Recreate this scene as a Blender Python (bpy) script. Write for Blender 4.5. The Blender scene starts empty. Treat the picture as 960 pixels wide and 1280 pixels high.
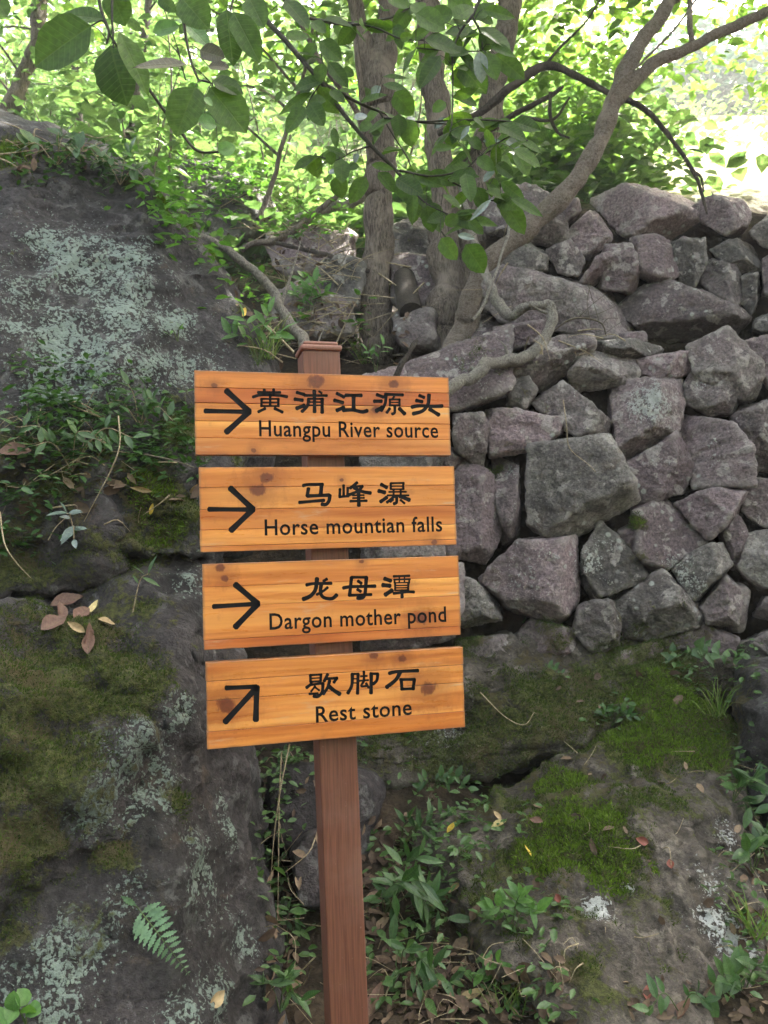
import bpy, bmesh, math, random
import numpy as np
from mathutils import Vector, Matrix
from mathutils.bvhtree import BVHTree

random.seed(7); RNG = np.random.default_rng(7)
sc = bpy.context.scene
COL = sc.collection
R_ = math.radians

# ------------------------------------------------------------------ camera
CAM = np.array([0.0, 0.0, 1.55]); FPX = 1000.0
_p, _r = R_(2.5), R_(1.618)
FW = np.array([0, math.cos(_p), math.sin(_p)])
_up = np.array([0, -math.sin(_p), math.cos(_p)]); _rt = np.array([1.0, 0, 0])
UP = math.cos(_r)*_up + math.sin(_r)*_rt
RT = math.cos(_r)*_rt - math.sin(_r)*_up
cd = bpy.data.cameras.new('camera'); co = bpy.data.objects.new('camera', cd); COL.objects.link(co)
co.matrix_world = Matrix(((RT[0], UP[0], -FW[0], CAM[0]), (RT[1], UP[1], -FW[1], CAM[1]), (RT[2], UP[2], -FW[2], CAM[2]), (0, 0, 0, 1)))
cd.sensor_fit = 'VERTICAL'; cd.sensor_height = 36; cd.lens = 36*FPX/1280
cd.clip_start = 0.05; cd.clip_end = 600
cd.dof.use_dof = True; cd.dof.focus_distance = 1.9; cd.dof.aperture_fstop = 10.0
sc.camera = co

# ------------------------------------------------------------------ light
SUN_EL, SUN_AZ = R_(57), R_(38)          # azimuth measured from +y towards +x
w = bpy.data.worlds.new('World'); sc.world = w; w.use_nodes = True
nt = w.node_tree
sky = nt.nodes.new('ShaderNodeTexSky'); sky.sky_type = 'NISHITA'; sky.sun_disc = False
sky.sun_elevation = SUN_EL; sky.sun_rotation = SUN_AZ
sky.air_density = 1.0; sky.dust_density = 10.0; sky.ozone_density = 1.0
bg = nt.nodes['Background']; bg.inputs['Strength'].default_value = 0.15
wb = nt.nodes.new('ShaderNodeMix'); wb.data_type = 'RGBA'; wb.blend_type = 'MULTIPLY'; wb.inputs[0].default_value = 1.0
wb.inputs[7].default_value = (1.03, 1.0, 0.88, 1)          # hazy warm-white sky, as the camera balanced it
nt.links.new(sky.outputs[0], wb.inputs[6]); nt.links.new(wb.outputs[2], bg.inputs['Color'])
sd = bpy.data.lights.new('sun', 'SUN'); sd.energy = 4.0; sd.angle = R_(0.6); sd.color = (1, 0.95, 0.86)
so = bpy.data.objects.new('sun', sd); COL.objects.link(so)
sdir = Vector((math.sin(SUN_AZ)*math.cos(SUN_EL), math.cos(SUN_AZ)*math.cos(SUN_EL), math.sin(SUN_EL)))
so.rotation_euler = sdir.to_track_quat('Z', 'Y').to_euler(); so.location = (4, 4, 20)
vs = sc.view_settings; vs.view_transform = 'Standard'; vs.look = 'None'; vs.exposure = 3.1; vs.gamma = 1
sc.render.engine = 'CYCLES'
cy = sc.cycles
cy.use_denoising = True
cy.max_bounces = 7; cy.diffuse_bounces = 4; cy.glossy_bounces = 2; cy.transmission_bounces = 5; cy.transparent_max_bounces = 4
cy.caustics_reflective = False; cy.caustics_refractive = False
cy.sample_clamp_indirect = 6

# ------------------------------------------------------------------ pixel -> place
def ray(px, py):
    return FW + RT*((px-480)/FPX) + UP*((640-py)/FPX)
def P(px, py, Y):
    d = ray(px, py); return CAM + d*(Y/d[1])
def P_plane(px, py, p0, n):
    d = ray(px, py); return CAM + d*(np.dot(np.asarray(p0)-CAM, n)/np.dot(d, n))

# ------------------------------------------------------------------ mesh helpers
def mesh_np(name, V, F, mat=None, smooth=True, attrs=None):
    V = np.asarray(V, dtype=np.float32); F = np.asarray(F, dtype=np.int32)
    me = bpy.data.meshes.new(name)
    k = F.shape[1]; n = len(F)
    me.vertices.add(len(V)); me.vertices.foreach_set('co', V.ravel())
    me.loops.add(n*k); me.loops.foreach_set('vertex_index', F.ravel())
    me.polygons.add(n)
    me.polygons.foreach_set('loop_start', np.arange(0, n*k, k, dtype=np.int32))
    me.polygons.foreach_set('loop_total', np.full(n, k, dtype=np.int32))
    me.polygons.foreach_set('use_smooth', np.full(n, smooth, dtype=bool))
    me.update(calc_edges=True)
    for an, av in (attrs or {}).items():
        a = me.attributes.new(an, 'FLOAT', 'POINT'); a.data.foreach_set('value', np.asarray(av, dtype=np.float32))
    if mat: me.materials.append(mat)
    return me
def base_of(o):
    b = np.zeros(3)
    while o is not None:
        b = b + np.array(o.location); o = o.parent
    return b
def link(name, me, parent=None):
    o = bpy.data.objects.new(name, me); COL.objects.link(o)
    if parent is not None: o.parent = parent
    return o
def tag(o, label, cat, group=None, kind=None):
    if label: o['label'] = label
    if cat: o['category'] = cat
    if group: o['group'] = group
    if kind: o['kind'] = kind
    return o
def thing(name, label, cat, loc, group=None):
    o = bpy.data.objects.new(name, None); COL.objects.link(o); o.location = [float(v) for v in loc]
    o.empty_display_size = 0.1
    return tag(o, label, cat, group)
def part(name, V, F, mat, parent, smooth=True, attrs=None):
    return link(name, mesh_np(name, np.asarray(V)-base_of(parent), F, mat, smooth, attrs), parent)

class MB:
    """collects verts / quads of several tubes into one mesh"""
    def __init__(s): s.V = []; s.F = []; s.n = 0
    def add(s, V, F):
        s.V.append(np.asarray(V)); s.F.append(np.asarray(F)+s.n); s.n += len(V)
    def get(s): return np.concatenate(s.V), np.concatenate(s.F)

# ------------------------------------------------------------------ numpy noise
def _h(ix, iy, iz, seed):
    n = (ix*374761393 + iy*668265263 + iz*2147483647 + seed*974711) & 0xFFFFFFFF
    n = ((n ^ (n >> 13))*1274126177) & 0xFFFFFFFF
    n = ((n ^ (n >> 16))*2246822519) & 0xFFFFFFFF
    return ((n ^ (n >> 15)) & 0xFFFFFF)/float(0xFFFFFF)*2-1
def vnoise(X, seed=0):
    X = np.asarray(X, dtype=np.float64)
    I = np.floor(X).astype(np.int64); f = X-I; u = f*f*f*(f*(f*6-15)+10)
    out = 0
    for dx in (0, 1):
        wx = u[:, 0] if dx else 1-u[:, 0]
        for dy in (0, 1):
            wy = u[:, 1] if dy else 1-u[:, 1]
            for dz in (0, 1):
                wz = u[:, 2] if dz else 1-u[:, 2]
                out = out + wx*wy*wz*_h(I[:, 0]+dx, I[:, 1]+dy, I[:, 2]+dz, seed)
    return out
def fbm(X, octv=4, seed=0, gain=0.5):
    a = 1.0; s = 0; t = 0; X = np.asarray(X)
    for o in range(octv):
        s = s + a*vnoise(X*(2.03**o)+o*17.3, seed+o); t += a; a *= gain
    return s/t
def ridged(X, octv=4, seed=0):
    a = 1.0; s = 0; t = 0
    for o in range(octv):
        s = s + a*(1-2*np.abs(vnoise(X*(2.07**o)+o*11.7, seed+o))); t += a; a *= 0.5
    return s/t
def vnormals(V, F):
    a, b, c = V[F[:, 0]], V[F[:, 1]], V[F[:, 2]]
    fn = np.cross(b-a, c-a); N = np.zeros_like(V)
    for k in range(F.shape[1]): np.add.at(N, F[:, k], fn)
    return N/np.maximum(np.linalg.norm(N, axis=1, keepdims=True), 1e-12)

def worley(X, seed=0):
    """distance to the nearest jittered cell point"""
    I = np.floor(X).astype(np.int64); best = np.full(len(X), 9.0)
    for dx in (-1, 0, 1):
        for dy in (-1, 0, 1):
            for dz in (-1, 0, 1):
                a, b, c = I[:, 0]+dx, I[:, 1]+dy, I[:, 2]+dz
                d = (X[:, 0]-a-0.5-0.42*_h(a, b, c, seed))**2 + (X[:, 1]-b-0.5-0.42*_h(a, b, c, seed+1))**2 + (X[:, 2]-c-0.5-0.42*_h(a, b, c, seed+2))**2
                best = np.minimum(best, d)
    return best                       # squared

# ------------------------------------------------------------------ materials
class NT:
    def __init__(s, name):
        s.m = bpy.data.materials.new(name); s.m.use_nodes = True; s.t = s.m.node_tree
        s.t.nodes.clear(); s.out = s.t.nodes.new('ShaderNodeOutputMaterial')
    def n(s, typ, ins=None, **kw):
        nd = s.t.nodes.new(typ)
        for k, v in kw.items(): setattr(nd, k, v)
        for k, v in (ins or {}).items(): s.set(nd.inputs[k], v)
        return nd
    def set(s, sock, v):
        if isinstance(v, bpy.types.NodeSocket): s.t.links.new(v, sock)
        elif isinstance(v, bpy.types.Node): s.t.links.new(v.outputs[0], sock)
        else:
            if hasattr(sock.default_value, '__len__') and not hasattr(v, '__len__'): v = (v,)*len(sock.default_value)
            if hasattr(sock.default_value, '__len__') and len(sock.default_value) == 4 and len(v) == 3: v = (*v, 1)
            sock.default_value = v
    def noise(s, vec, scale, detail=4, rough=0.55, dist=0.0):
        return s.n('ShaderNodeTexNoise', {'Vector': vec, 'Scale': scale, 'Detail': detail, 'Roughness': rough, 'Distortion': dist}).outputs[0]
    def ramp(s, fac, lo, hi, a=0.0, b=1.0):
        return s.n('ShaderNodeMapRange', {0: fac, 1: lo, 2: hi, 3: a, 4: b}, interpolation_type='SMOOTHSTEP').outputs[0]
    def math(s, op, a, b=0.0, clamp=False):
        nd = s.n('ShaderNodeMath', operation=op, use_clamp=clamp); s.set(nd.inputs[0], a); s.set(nd.inputs[1], b); return nd.outputs[0]
    def mix(s, fac, a, b, mode='MIX'):
        nd = s.n('ShaderNodeMix', data_type='RGBA', blend_type=mode)
        s.set(nd.inputs[0], fac); s.set(nd.inputs[6], a); s.set(nd.inputs[7], b); return nd.outputs[2]
    def attr(s, name): return s.n('ShaderNodeAttribute', attribute_name=name).outputs['Fac']
    def bump(s, h, strength, dist, normal=None):
        ins = {'Height': h, 'Strength': strength, 'Distance': dist}
        if normal is not None: ins['Normal'] = normal
        return s.n('ShaderNodeBump', ins).outputs[0]
    def bsdf(s, col, rough=0.8, normal=None, spec=0.5):
        ins = {'Base Color': col, 'Roughness': rough, 'Specular IOR Level': spec}
        if normal is not None: ins['Normal'] = normal
        return s.n('ShaderNodeBsdfPrincipled', ins).outputs[0]
    def done(s, sh): s.t.links.new(sh, s.out.inputs['Surface']); return s.m

def rock_mat(name, c_dark, c_mid, c_purple, lichen_a, lichen_b, vary=0.35, spots=0.0, crust=0.45, streak=0.5, wear=0.55):
    t = NT(name); pos = t.n('ShaderNodeNewGeometry').outputs['Position']
    rnd = t.n('ShaderNodeObjectInfo').outputs['Random']
    off = t.n('ShaderNodeVectorMath', {0: pos, 1: (3.1, 7.7, 1.3)}, operation='ADD').outputs[0]
    n1 = t.noise(pos, 4.2, 9, 0.68); n2 = t.noise(off, 11, 8, 0.65, 0.4); n3 = t.noise(pos, 70, 6, 0.7); n4 = t.noise(off, 260, 3, 0.6)
    col = t.mix(t.ramp(n1, 0.36, 0.64), c_dark, c_mid)
    hue = t.math('ADD', t.math('MULTIPLY', rnd, 0.55), t.math('MULTIPLY', n2, 0.6))
    col = t.mix(t.ramp(hue, 0.35, 0.75), col, c_purple)
    val = t.math('ADD', t.math('MULTIPLY', t.math('FRACT', t.math('MULTIPLY', rnd, 7.31)), vary), 1-vary/2)
    col = t.mix(1.0, col, t.n('ShaderNodeCombineColor', {0: val, 1: val, 2: val}), 'MULTIPLY')
    sp = t.ramp(n3, 0.32, 0.68, 0.52, 1.55)
    col = t.mix(1.0, col, t.n('ShaderNodeCombineColor', {0: sp, 1: sp, 2: sp}), 'MULTIPLY')
    # fresh chipped arrises are paler
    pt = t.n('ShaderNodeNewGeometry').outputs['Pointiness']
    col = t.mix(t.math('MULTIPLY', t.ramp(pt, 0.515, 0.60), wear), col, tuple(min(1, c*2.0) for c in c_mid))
    # warm mineral stains
    col = t.mix(t.ramp(t.noise(off, 6.5, 7, 0.7, 0.8), 0.56, 0.72, 0, 0.5), col, (0.125, 0.088, 0.055))
    # flat pale crust patches
    pv = t.noise(t.n('ShaderNodeVectorMath', {0: pos, 1: (9.2, 1.7, 4.4)}, operation='ADD').outputs[0], 13, 5, 0.55, 0.3)
    col = t.mix(t.math('MULTIPLY', t.math('MULTIPLY', t.ramp(pv, 0.575, 0.615), t.ramp(n3, 0.30, 0.52)), crust), col, tuple(min(1, c*2.3+0.03) for c in c_mid))
    # damp dark streaks running down
    ds = t.noise(t.n('ShaderNodeMapping', {'Vector': pos, 'Scale': (1, 1, 0.28)}).outputs[0], 5.5, 6, 0.65, 0.5)
    col = t.mix(t.ramp(ds, 0.53, 0.66, 0, streak), col, tuple(c*0.55 for c in c_dark))
    # lichen crusts
    la = t.attr('lichen')
    vor = t.n('ShaderNodeTexVoronoi', {'Vector': t.mix(0.06, pos, t.n('ShaderNodeTexNoise', {'Vector': pos, 'Scale': 30}).outputs[1]), 'Scale': 85, 'Randomness': 1.0}).outputs['Distance']
    lm = t.math('ADD', t.math('ADD', la, t.math('MULTIPLY', t.math('SUBTRACT', n2, 0.5), 1.6)), t.math('MULTIPLY', t.math('SUBTRACT', 0.42, vor), 0.7))
    lm = t.math('ADD', lm, t.math('MULTIPLY', t.math('SUBTRACT', n3, 0.5), 1.7))
    lmask = t.ramp(lm, 0.40, 0.56)
    if spots:
        v2 = t.n('ShaderNodeTexVoronoi', {'Vector': off, 'Scale': 16}).outputs
        s2 = t.math('MULTIPLY', t.ramp(v2['Distance'], 0.26, 0.14), t.ramp(t.noise(pos, 2.6, 2), 0.52, 0.62))
        lmask = t.math('MAXIMUM', lmask, t.math('MULTIPLY', s2, spots))
    lcol = t.mix(t.noise(off, 24, 4), lichen_a, lichen_b)
    col = t.mix(t.math('MULTIPLY', lmask, 0.88), col, lcol)
    # moss film
    ma = t.attr('moss')
    mm = t.ramp(t.math('ADD', t.math('ADD', ma, t.math('MULTIPLY', t.math('SUBTRACT', n2, 0.5), 2.2)), t.math('MULTIPLY', t.math('SUBTRACT', n3, 0.5), 1.2)), 0.36, 0.66)
    mcol = t.mix(t.ramp(n3, 0.35, 0.65), (0.040, 0.044, 0.013), (0.115, 0.125, 0.032))
    mcol = t.mix(t.ramp(t.noise(off, 5, 4), 0.45, 0.62), mcol, (0.10, 0.080, 0.036))
    col = t.mix(t.math('MULTIPLY', mm, 0.92), col, mcol)
    h = t.math('ADD', t.math('MULTIPLY', n2, 1.0), t.math('ADD', t.math('MULTIPLY', n3, 0.55), t.math('MULTIPLY', n4, 0.16)))
    h = t.math('ADD', h, t.math('MULTIPLY', lmask, 0.12))
    h = t.math('ADD', h, t.math('MULTIPLY', t.math('MULTIPLY', mm, n4), 0.5))
    nb = t.bump(h, 1.0, 0.03)
    rough = t.ramp(mm, 0, 1, 0.72, 0.95)
    return t.done(t.bsdf(col, rough, nb, 0.35))

def leaf_mat(name, cols, trans, rough=0.45, spec=0.4, tr=0.45, object_rnd=False, veins=False):
    t = NT(name)
    rnd = t.n('ShaderNodeObjectInfo').outputs['Random'] if object_rnd else t.n('ShaderNodeNewGeometry').outputs['Random Per Island']
    cr = t.n('ShaderNodeValToRGB', {'Fac': rnd}); e = cr.color_ramp.elements
    while len(e) < len(cols): e.new(0.5)
    for i, c in enumerate(cols): e[i].position = i/(len(cols)-1); e[i].color = (*c, 1)
    col = cr.outputs[0]
    pos = t.n('ShaderNodeTexCoord').outputs['Object' if object_rnd else 'Generated']
    nz = t.noise(t.n('ShaderNodeNewGeometry').outputs['Position'], 90, 4)
    f = t.ramp(nz, 0.3, 0.7, 0.78, 1.2)
    col = t.mix(1.0, col, t.n('ShaderNodeCombineColor', {0: f, 1: f, 2: f}), 'MULTIPLY')
    nb = t.bump(nz, 0.25, 0.003)
    if veins:
        sx = t.n('ShaderNodeSeparateXYZ', {0: pos})
        ax = t.math('ABSOLUTE', sx.outputs[0])
        ph = t.math('SUBTRACT', sx.outputs[1], t.math('MULTIPLY', ax, 0.55))
        wv = t.math('ABSOLUTE', t.math('SUBTRACT', t.math('FRACT', t.math('MULTIPLY', ph, 10.0)), 0.5))
        vein = t.math('MAXIMUM', t.ramp(wv, 0.10, 0.0), t.ramp(ax, 0.02, 0.004))
        col = t.mix(t.math('MULTIPLY', vein, 0.16), col, (0.16, 0.22, 0.07))
        nb = t.bump(t.math('ADD', t.math('MULTIPLY', vein, -1.0), nz), 0.35, 0.004)
    b = t.bsdf(col, rough, nb, spec)
    tc = t.mix(1.0, col, trans, 'MULTIPLY')
    tl = t.n('ShaderNodeBsdfTranslucent', {'Color': tc}).outputs[0]
    mx = t.n('ShaderNodeMixShader', {0: tr, 1: b, 2: tl})
    return t.done(mx.outputs[0])

def bark_mat(name, a, b, moss=0.25, scale=1.0, aniso=0.16):
    t = NT(name); pos = t.n('ShaderNodeNewGeometry').outputs['Position']
    mp = t.n('ShaderNodeMapping', {'Vector': pos, 'Scale': (1, 1, aniso)}).outputs[0]
    n1 = t.noise(mp, 85*scale, 8, 0.72, 1.2); n2 = t.noise(pos, 5, 5, 0.6); n3 = t.noise(pos, 110, 4, 0.6)
    col = t.mix(t.ramp(n1, 0.38, 0.60), a, b)
    col = t.mix(t.ramp(n2, 0.52, 0.68, 0, 0.55), col, tuple(min(1, c*1.75) for c in b))
    col = t.mix(t.ramp(t.noise(pos, 3.4, 5, 0.65, 0.5), 0.55, 0.68, 0, moss), col, (0.06, 0.075, 0.025))
    h = t.math('ADD', n1, t.math('MULTIPLY', n3, 0.3))
    return t.done(t.bsdf(col, 0.88, t.bump(h, 1.0, 0.022), 0.25))

def plain_noise_mat(name, a, b, scale=20, rough=0.85, bump=0.5, dist=0.006):
    t = NT(name); pos = t.n('ShaderNodeNewGeometry').outputs['Position']
    n1 = t.noise(pos, scale, 6, 0.65); n2 = t.noise(pos, scale*6, 4, 0.6)
    col = t.mix(t.ramp(n1, 0.35, 0.65), a, b)
    f = t.ramp(n2, 0.3, 0.7, 0.65, 1.35); col = t.mix(1.0, col, t.n('ShaderNodeCombineColor', {0: f, 1: f, 2: f}), 'MULTIPLY')
    return t.done(t.bsdf(col, rough, t.bump(t.math('ADD', n1, t.math('MULTIPLY', n2, 0.5)), bump, dist), 0.3))

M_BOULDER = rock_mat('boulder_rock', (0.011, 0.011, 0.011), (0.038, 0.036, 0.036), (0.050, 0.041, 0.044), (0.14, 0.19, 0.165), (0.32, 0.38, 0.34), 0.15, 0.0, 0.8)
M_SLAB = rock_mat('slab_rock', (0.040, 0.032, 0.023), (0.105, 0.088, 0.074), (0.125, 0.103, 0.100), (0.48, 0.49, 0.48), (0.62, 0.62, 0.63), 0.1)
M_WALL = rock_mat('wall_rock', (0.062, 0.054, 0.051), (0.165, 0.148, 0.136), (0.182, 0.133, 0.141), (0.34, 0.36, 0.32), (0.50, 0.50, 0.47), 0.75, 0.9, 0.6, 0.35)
def ground_mat():
    t = NT('soil_and_dry_grass'); pos = t.n('ShaderNodeNewGeometry').outputs['Position']
    n1 = t.noise(pos, 9, 6, 0.65); n2 = t.noise(pos, 60, 4, 0.6)
    soil = t.mix(t.ramp(n1, 0.35, 0.65), (0.016, 0.012, 0.008), (0.046, 0.033, 0.022))
    gr = t.mix(t.ramp(t.noise(pos, 2.2, 6, 0.7), 0.35, 0.65), (0.17, 0.20, 0.085), (0.38, 0.36, 0.21))
    y = t.n('ShaderNodeSeparateXYZ', {0: pos}).outputs[1]
    col = t.mix(t.ramp(t.math('ADD', y, t.math('MULTIPLY', n1, 1.5)), 6.2, 7.4), soil, gr)
    f = t.ramp(n2, 0.3, 0.7, 0.65, 1.35); col = t.mix(1.0, col, t.n('ShaderNodeCombineColor', {0: f, 1: f, 2: f}), 'MULTIPLY')
    return t.done(t.bsdf(col, 0.95, t.bump(t.math('ADD', n1, t.math('MULTIPLY', n2, 0.5)), 0.9, 0.02), 0.2))
M_GROUND = ground_mat()
M_BARK = bark_mat('bark', (0.062, 0.046, 0.037), (0.225, 0.182, 0.152))
M_BARK_DARK = bark_mat('dark_bark', (0.030, 0.024, 0.020), (0.075, 0.06, 0.05), 0.1, 1.0, 0.6)
M_BARK_LIMB = bark_mat('smooth_bark', (0.115, 0.088, 0.070), (0.25, 0.205, 0.170), 0.25, 0.8, 1.4)
M_BARK_PALE = bark_mat('weathered_branch', (0.13, 0.112, 0.095), (0.30, 0.27, 0.235), 0.1, 1.2, 0.7)
M_TWIG = plain_noise_mat('twig', (0.05, 0.04, 0.028), (0.11, 0.09, 0.06), 40, 0.8)
M_TWIG_DARK = plain_noise_mat('dark_twig', (0.020, 0.020, 0.014), (0.045, 0.04, 0.028), 40, 0.7)
M_STEM = plain_noise_mat('green_stem', (0.05, 0.08, 0.025), (0.09, 0.13, 0.04), 60, 0.6)
M_STRAW = plain_noise_mat('dry_stalk', (0.20, 0.15, 0.09), (0.38, 0.31, 0.21), 60, 0.8)
M_LEAF_NEAR = leaf_mat('near_leaf', [(0.030, 0.060, 0.014), (0.042, 0.085, 0.018), (0.062, 0.115, 0.024), (0.042, 0.080, 0.022)], (1.8, 2.0, 0.6), 0.50, 0.25, 0.48, True, True)
M_LEAF_PALE = leaf_mat('pale_sheen_leaf', [(0.10, 0.14, 0.12), (0.18, 0.22, 0.20)], (1, 1, 0.8), 0.25, 0.8, 0.15, True, True)  # pale leaves; blue-white sheen is put into the base colour
M_LEAF_BROWN = leaf_mat('brownish_leaf', [(0.055, 0.050, 0.024), (0.06, 0.055, 0.028)], (1.2, 1, 0.6), 0.5, 0.4, 0.2, True, True)
M_CROWN = leaf_mat('crown_leaf', [(0.07, 0.13, 0.035), (0.095, 0.165, 0.045), (0.12, 0.195, 0.055), (0.08, 0.145, 0.042)], (1.7, 1.9, 0.9), 0.45, 0.4, 0.5)
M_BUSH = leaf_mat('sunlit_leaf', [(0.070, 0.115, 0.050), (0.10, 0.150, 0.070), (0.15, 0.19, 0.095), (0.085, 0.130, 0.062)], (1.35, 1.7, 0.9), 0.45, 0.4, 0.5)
M_FAR = leaf_mat('far_leaf', [(0.02, 0.045, 0.035), (0.05, 0.085, 0.065), (0.035, 0.065, 0.055)], (1.2, 1.5, 1.2), 0.6, 0.2, 0.35)
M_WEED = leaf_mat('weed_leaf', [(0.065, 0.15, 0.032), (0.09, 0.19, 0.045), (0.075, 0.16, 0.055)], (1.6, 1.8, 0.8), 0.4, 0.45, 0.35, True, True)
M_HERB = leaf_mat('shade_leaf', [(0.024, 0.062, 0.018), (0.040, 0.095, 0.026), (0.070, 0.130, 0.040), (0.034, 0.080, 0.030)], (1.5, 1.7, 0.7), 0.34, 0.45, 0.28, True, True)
M_FERN = leaf_mat('fern_leaf', [(0.11, 0.19, 0.11), (0.14, 0.23, 0.13)], (1.4, 1.6, 0.8), 0.5, 0.35, 0.3, True)
M_MOSS = leaf_mat('moss_blade', [(0.026, 0.042, 0.010), (0.052, 0.084, 0.016), (0.088, 0.126, 0.026), (0.062, 0.062, 0.024)], (1.3, 1.4, 0.6), 0.7, 0.15, 0.3)
M_MOSS_BRIGHT = leaf_mat('bright_moss_blade', [(0.075, 0.125, 0.014), (0.11, 0.18, 0.02), (0.16, 0.235, 0.032)], (1.3, 1.4, 0.6), 0.7, 0.15, 0.3)
M_GRASS = leaf_mat('grass_blade', [(0.09, 0.17, 0.035), (0.14, 0.22, 0.05), (0.20, 0.21, 0.09)], (1.3, 1.4, 0.6), 0.5, 0.3, 0.35)
M_DRY = leaf_mat('dry_leaf', [(0.05, 0.034, 0.024), (0.10, 0.065, 0.045), (0.22, 0.155, 0.105), (0.085, 0.055, 0.042), (0.06, 0.04, 0.03)], (1.2, 1, 0.7), 0.7, 0.25, 0.15)
def dry1(name, c): return leaf_mat(name, [c, tuple(x*0.85 for x in c)], (1.2, 1.0, 0.6), 0.6, 0.3, 0.15, True, True)
M_D_BROWN = dry1('brown_dry_leaf', (0.17, 0.095, 0.075)); M_D_TAN = dry1('tan_dry_leaf', (0.42, 0.30, 0.17)); M_D_YEL = dry1('yellow_dry_leaf', (0.62, 0.44, 0.07))
M_D_CREAM = dry1('cream_dry_leaf', (0.62, 0.50, 0.24)); M_D_RED = dry1('red_dry_leaf', (0.22, 0.07, 0.055))

# ------------------------------------------------------------------ rocks
_ico = {}
def ico(level):
    if level not in _ico:
        bm = bmesh.new(); bmesh.ops.create_icosphere(bm, subdivisions=level, radius=1.0)
        V = np.array([v.co[:] for v in bm.verts]); F = np.array([[v.index for v in f.verts] for f in bm.faces]); bm.free()
        _ico[level] = (V/np.linalg.norm(V, axis=1, keepdims=True), F)
    return _ico[level]
def hull_planes(pts):
    bm = bmesh.new()
    for p in pts: bm.verts.new([float(x) for x in p])
    r = bmesh.ops.convex_hull(bm, input=bm.verts)
    bm.faces.ensure_lookup_table(); bmesh.ops.recalc_face_normals(bm, faces=bm.faces)
    out = []; vv = set()
    for f in bm.faces:
        f.normal_update(); n = np.array(f.normal[:]); d = float(n @ np.array(f.calc_center_median()[:]))
        for v in f.verts: vv.add(tuple(v.co[:]))
        if f.calc_area() < 1e-7: continue
        if not any(np.dot(n, m) > 0.997 for m, _ in out): out.append((n, d))
    bm.free()
    return np.array([n for n, _ in out]), np.array([d for _, d in out]), np.array(sorted(vv))
ROCKS = []           # dict(V,F,...)
def rock(pts, level, p=24, amp=(0.02, 0.008), freq=(3.0, 14.0), chips=0, seed=0, ridge=0.0, scoop=(), planes=None):
    rs = np.random.default_rng(seed+100)
    if planes is None:
        N, D, hv = hull_planes(pts)
        c = (hv.min(0)+hv.max(0))/2*0.4 + hv.mean(0)*0.6
        dist = D - N @ c
        ext = np.maximum(hv.max(0)-hv.min(0), 1e-3)/2
    else:
        N, D, c, sz = planes; dist = np.maximum(D - N @ c, 0.02)
        d0, _f = ico(3); r0 = 1/np.maximum(d0 @ N.T/dist, 1e-6).max(1); hv = c+d0*r0[:, None]
        ext = np.maximum(np.ptp(hv, axis=0), 1e-3)/2
    for k in range(chips):
        n = rs.normal(size=3); n[1] = -abs(n[1])-0.3; n /= np.linalg.norm(n)
        s = ((hv-c) @ n).max(); N = np.vstack([N, n]); dist = np.append(dist, s*(rs.uniform(0.76, 0.95) if planes is None else rs.uniform(0.84, 0.97)))
    dirs, F = ico(level)
    dd = dirs*ext; dd = dd/np.linalg.norm(dd, axis=1, keepdims=True)
    q = np.maximum(dd @ N.T/np.maximum(dist, 1e-3), 0)
    mx = q.max(1); r = 1/(mx*((q/mx[:, None])**p).sum(1)**(1/p))
    V = c + dd*r[:, None]
    s = seed*13.7
    for k, (a, f) in enumerate(zip(amp, freq)):
        nn = vnormals(V, F)
        V = V + nn*(a*fbm(V*f+s+k*31, 4, seed+k*9))[:, None]
    if ridge:
        nn = vnormals(V, F)
        V = V + nn*(ridge*(ridged(V*np.array([5, 5, 9.0])+s, 4, seed+77)-0.4))[:, None]
    for k, (cell, a) in enumerate(scoop):       # conchoidal scallops with sharp ridges between them
        nn = vnormals(V, F); an = rs.normal(size=(3, 3))*0.35+np.eye(3)
        wx = V @ an.T/cell + 0.35*np.stack([fbm(V*3/cell*0.3+s+j, 2, seed+j) for j in range(3)], -1)
        V = V + nn*(a*(np.minimum(worley(wx+s, seed+k*5), 0.6)-0.22))[:, None]
    return V, F

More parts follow.
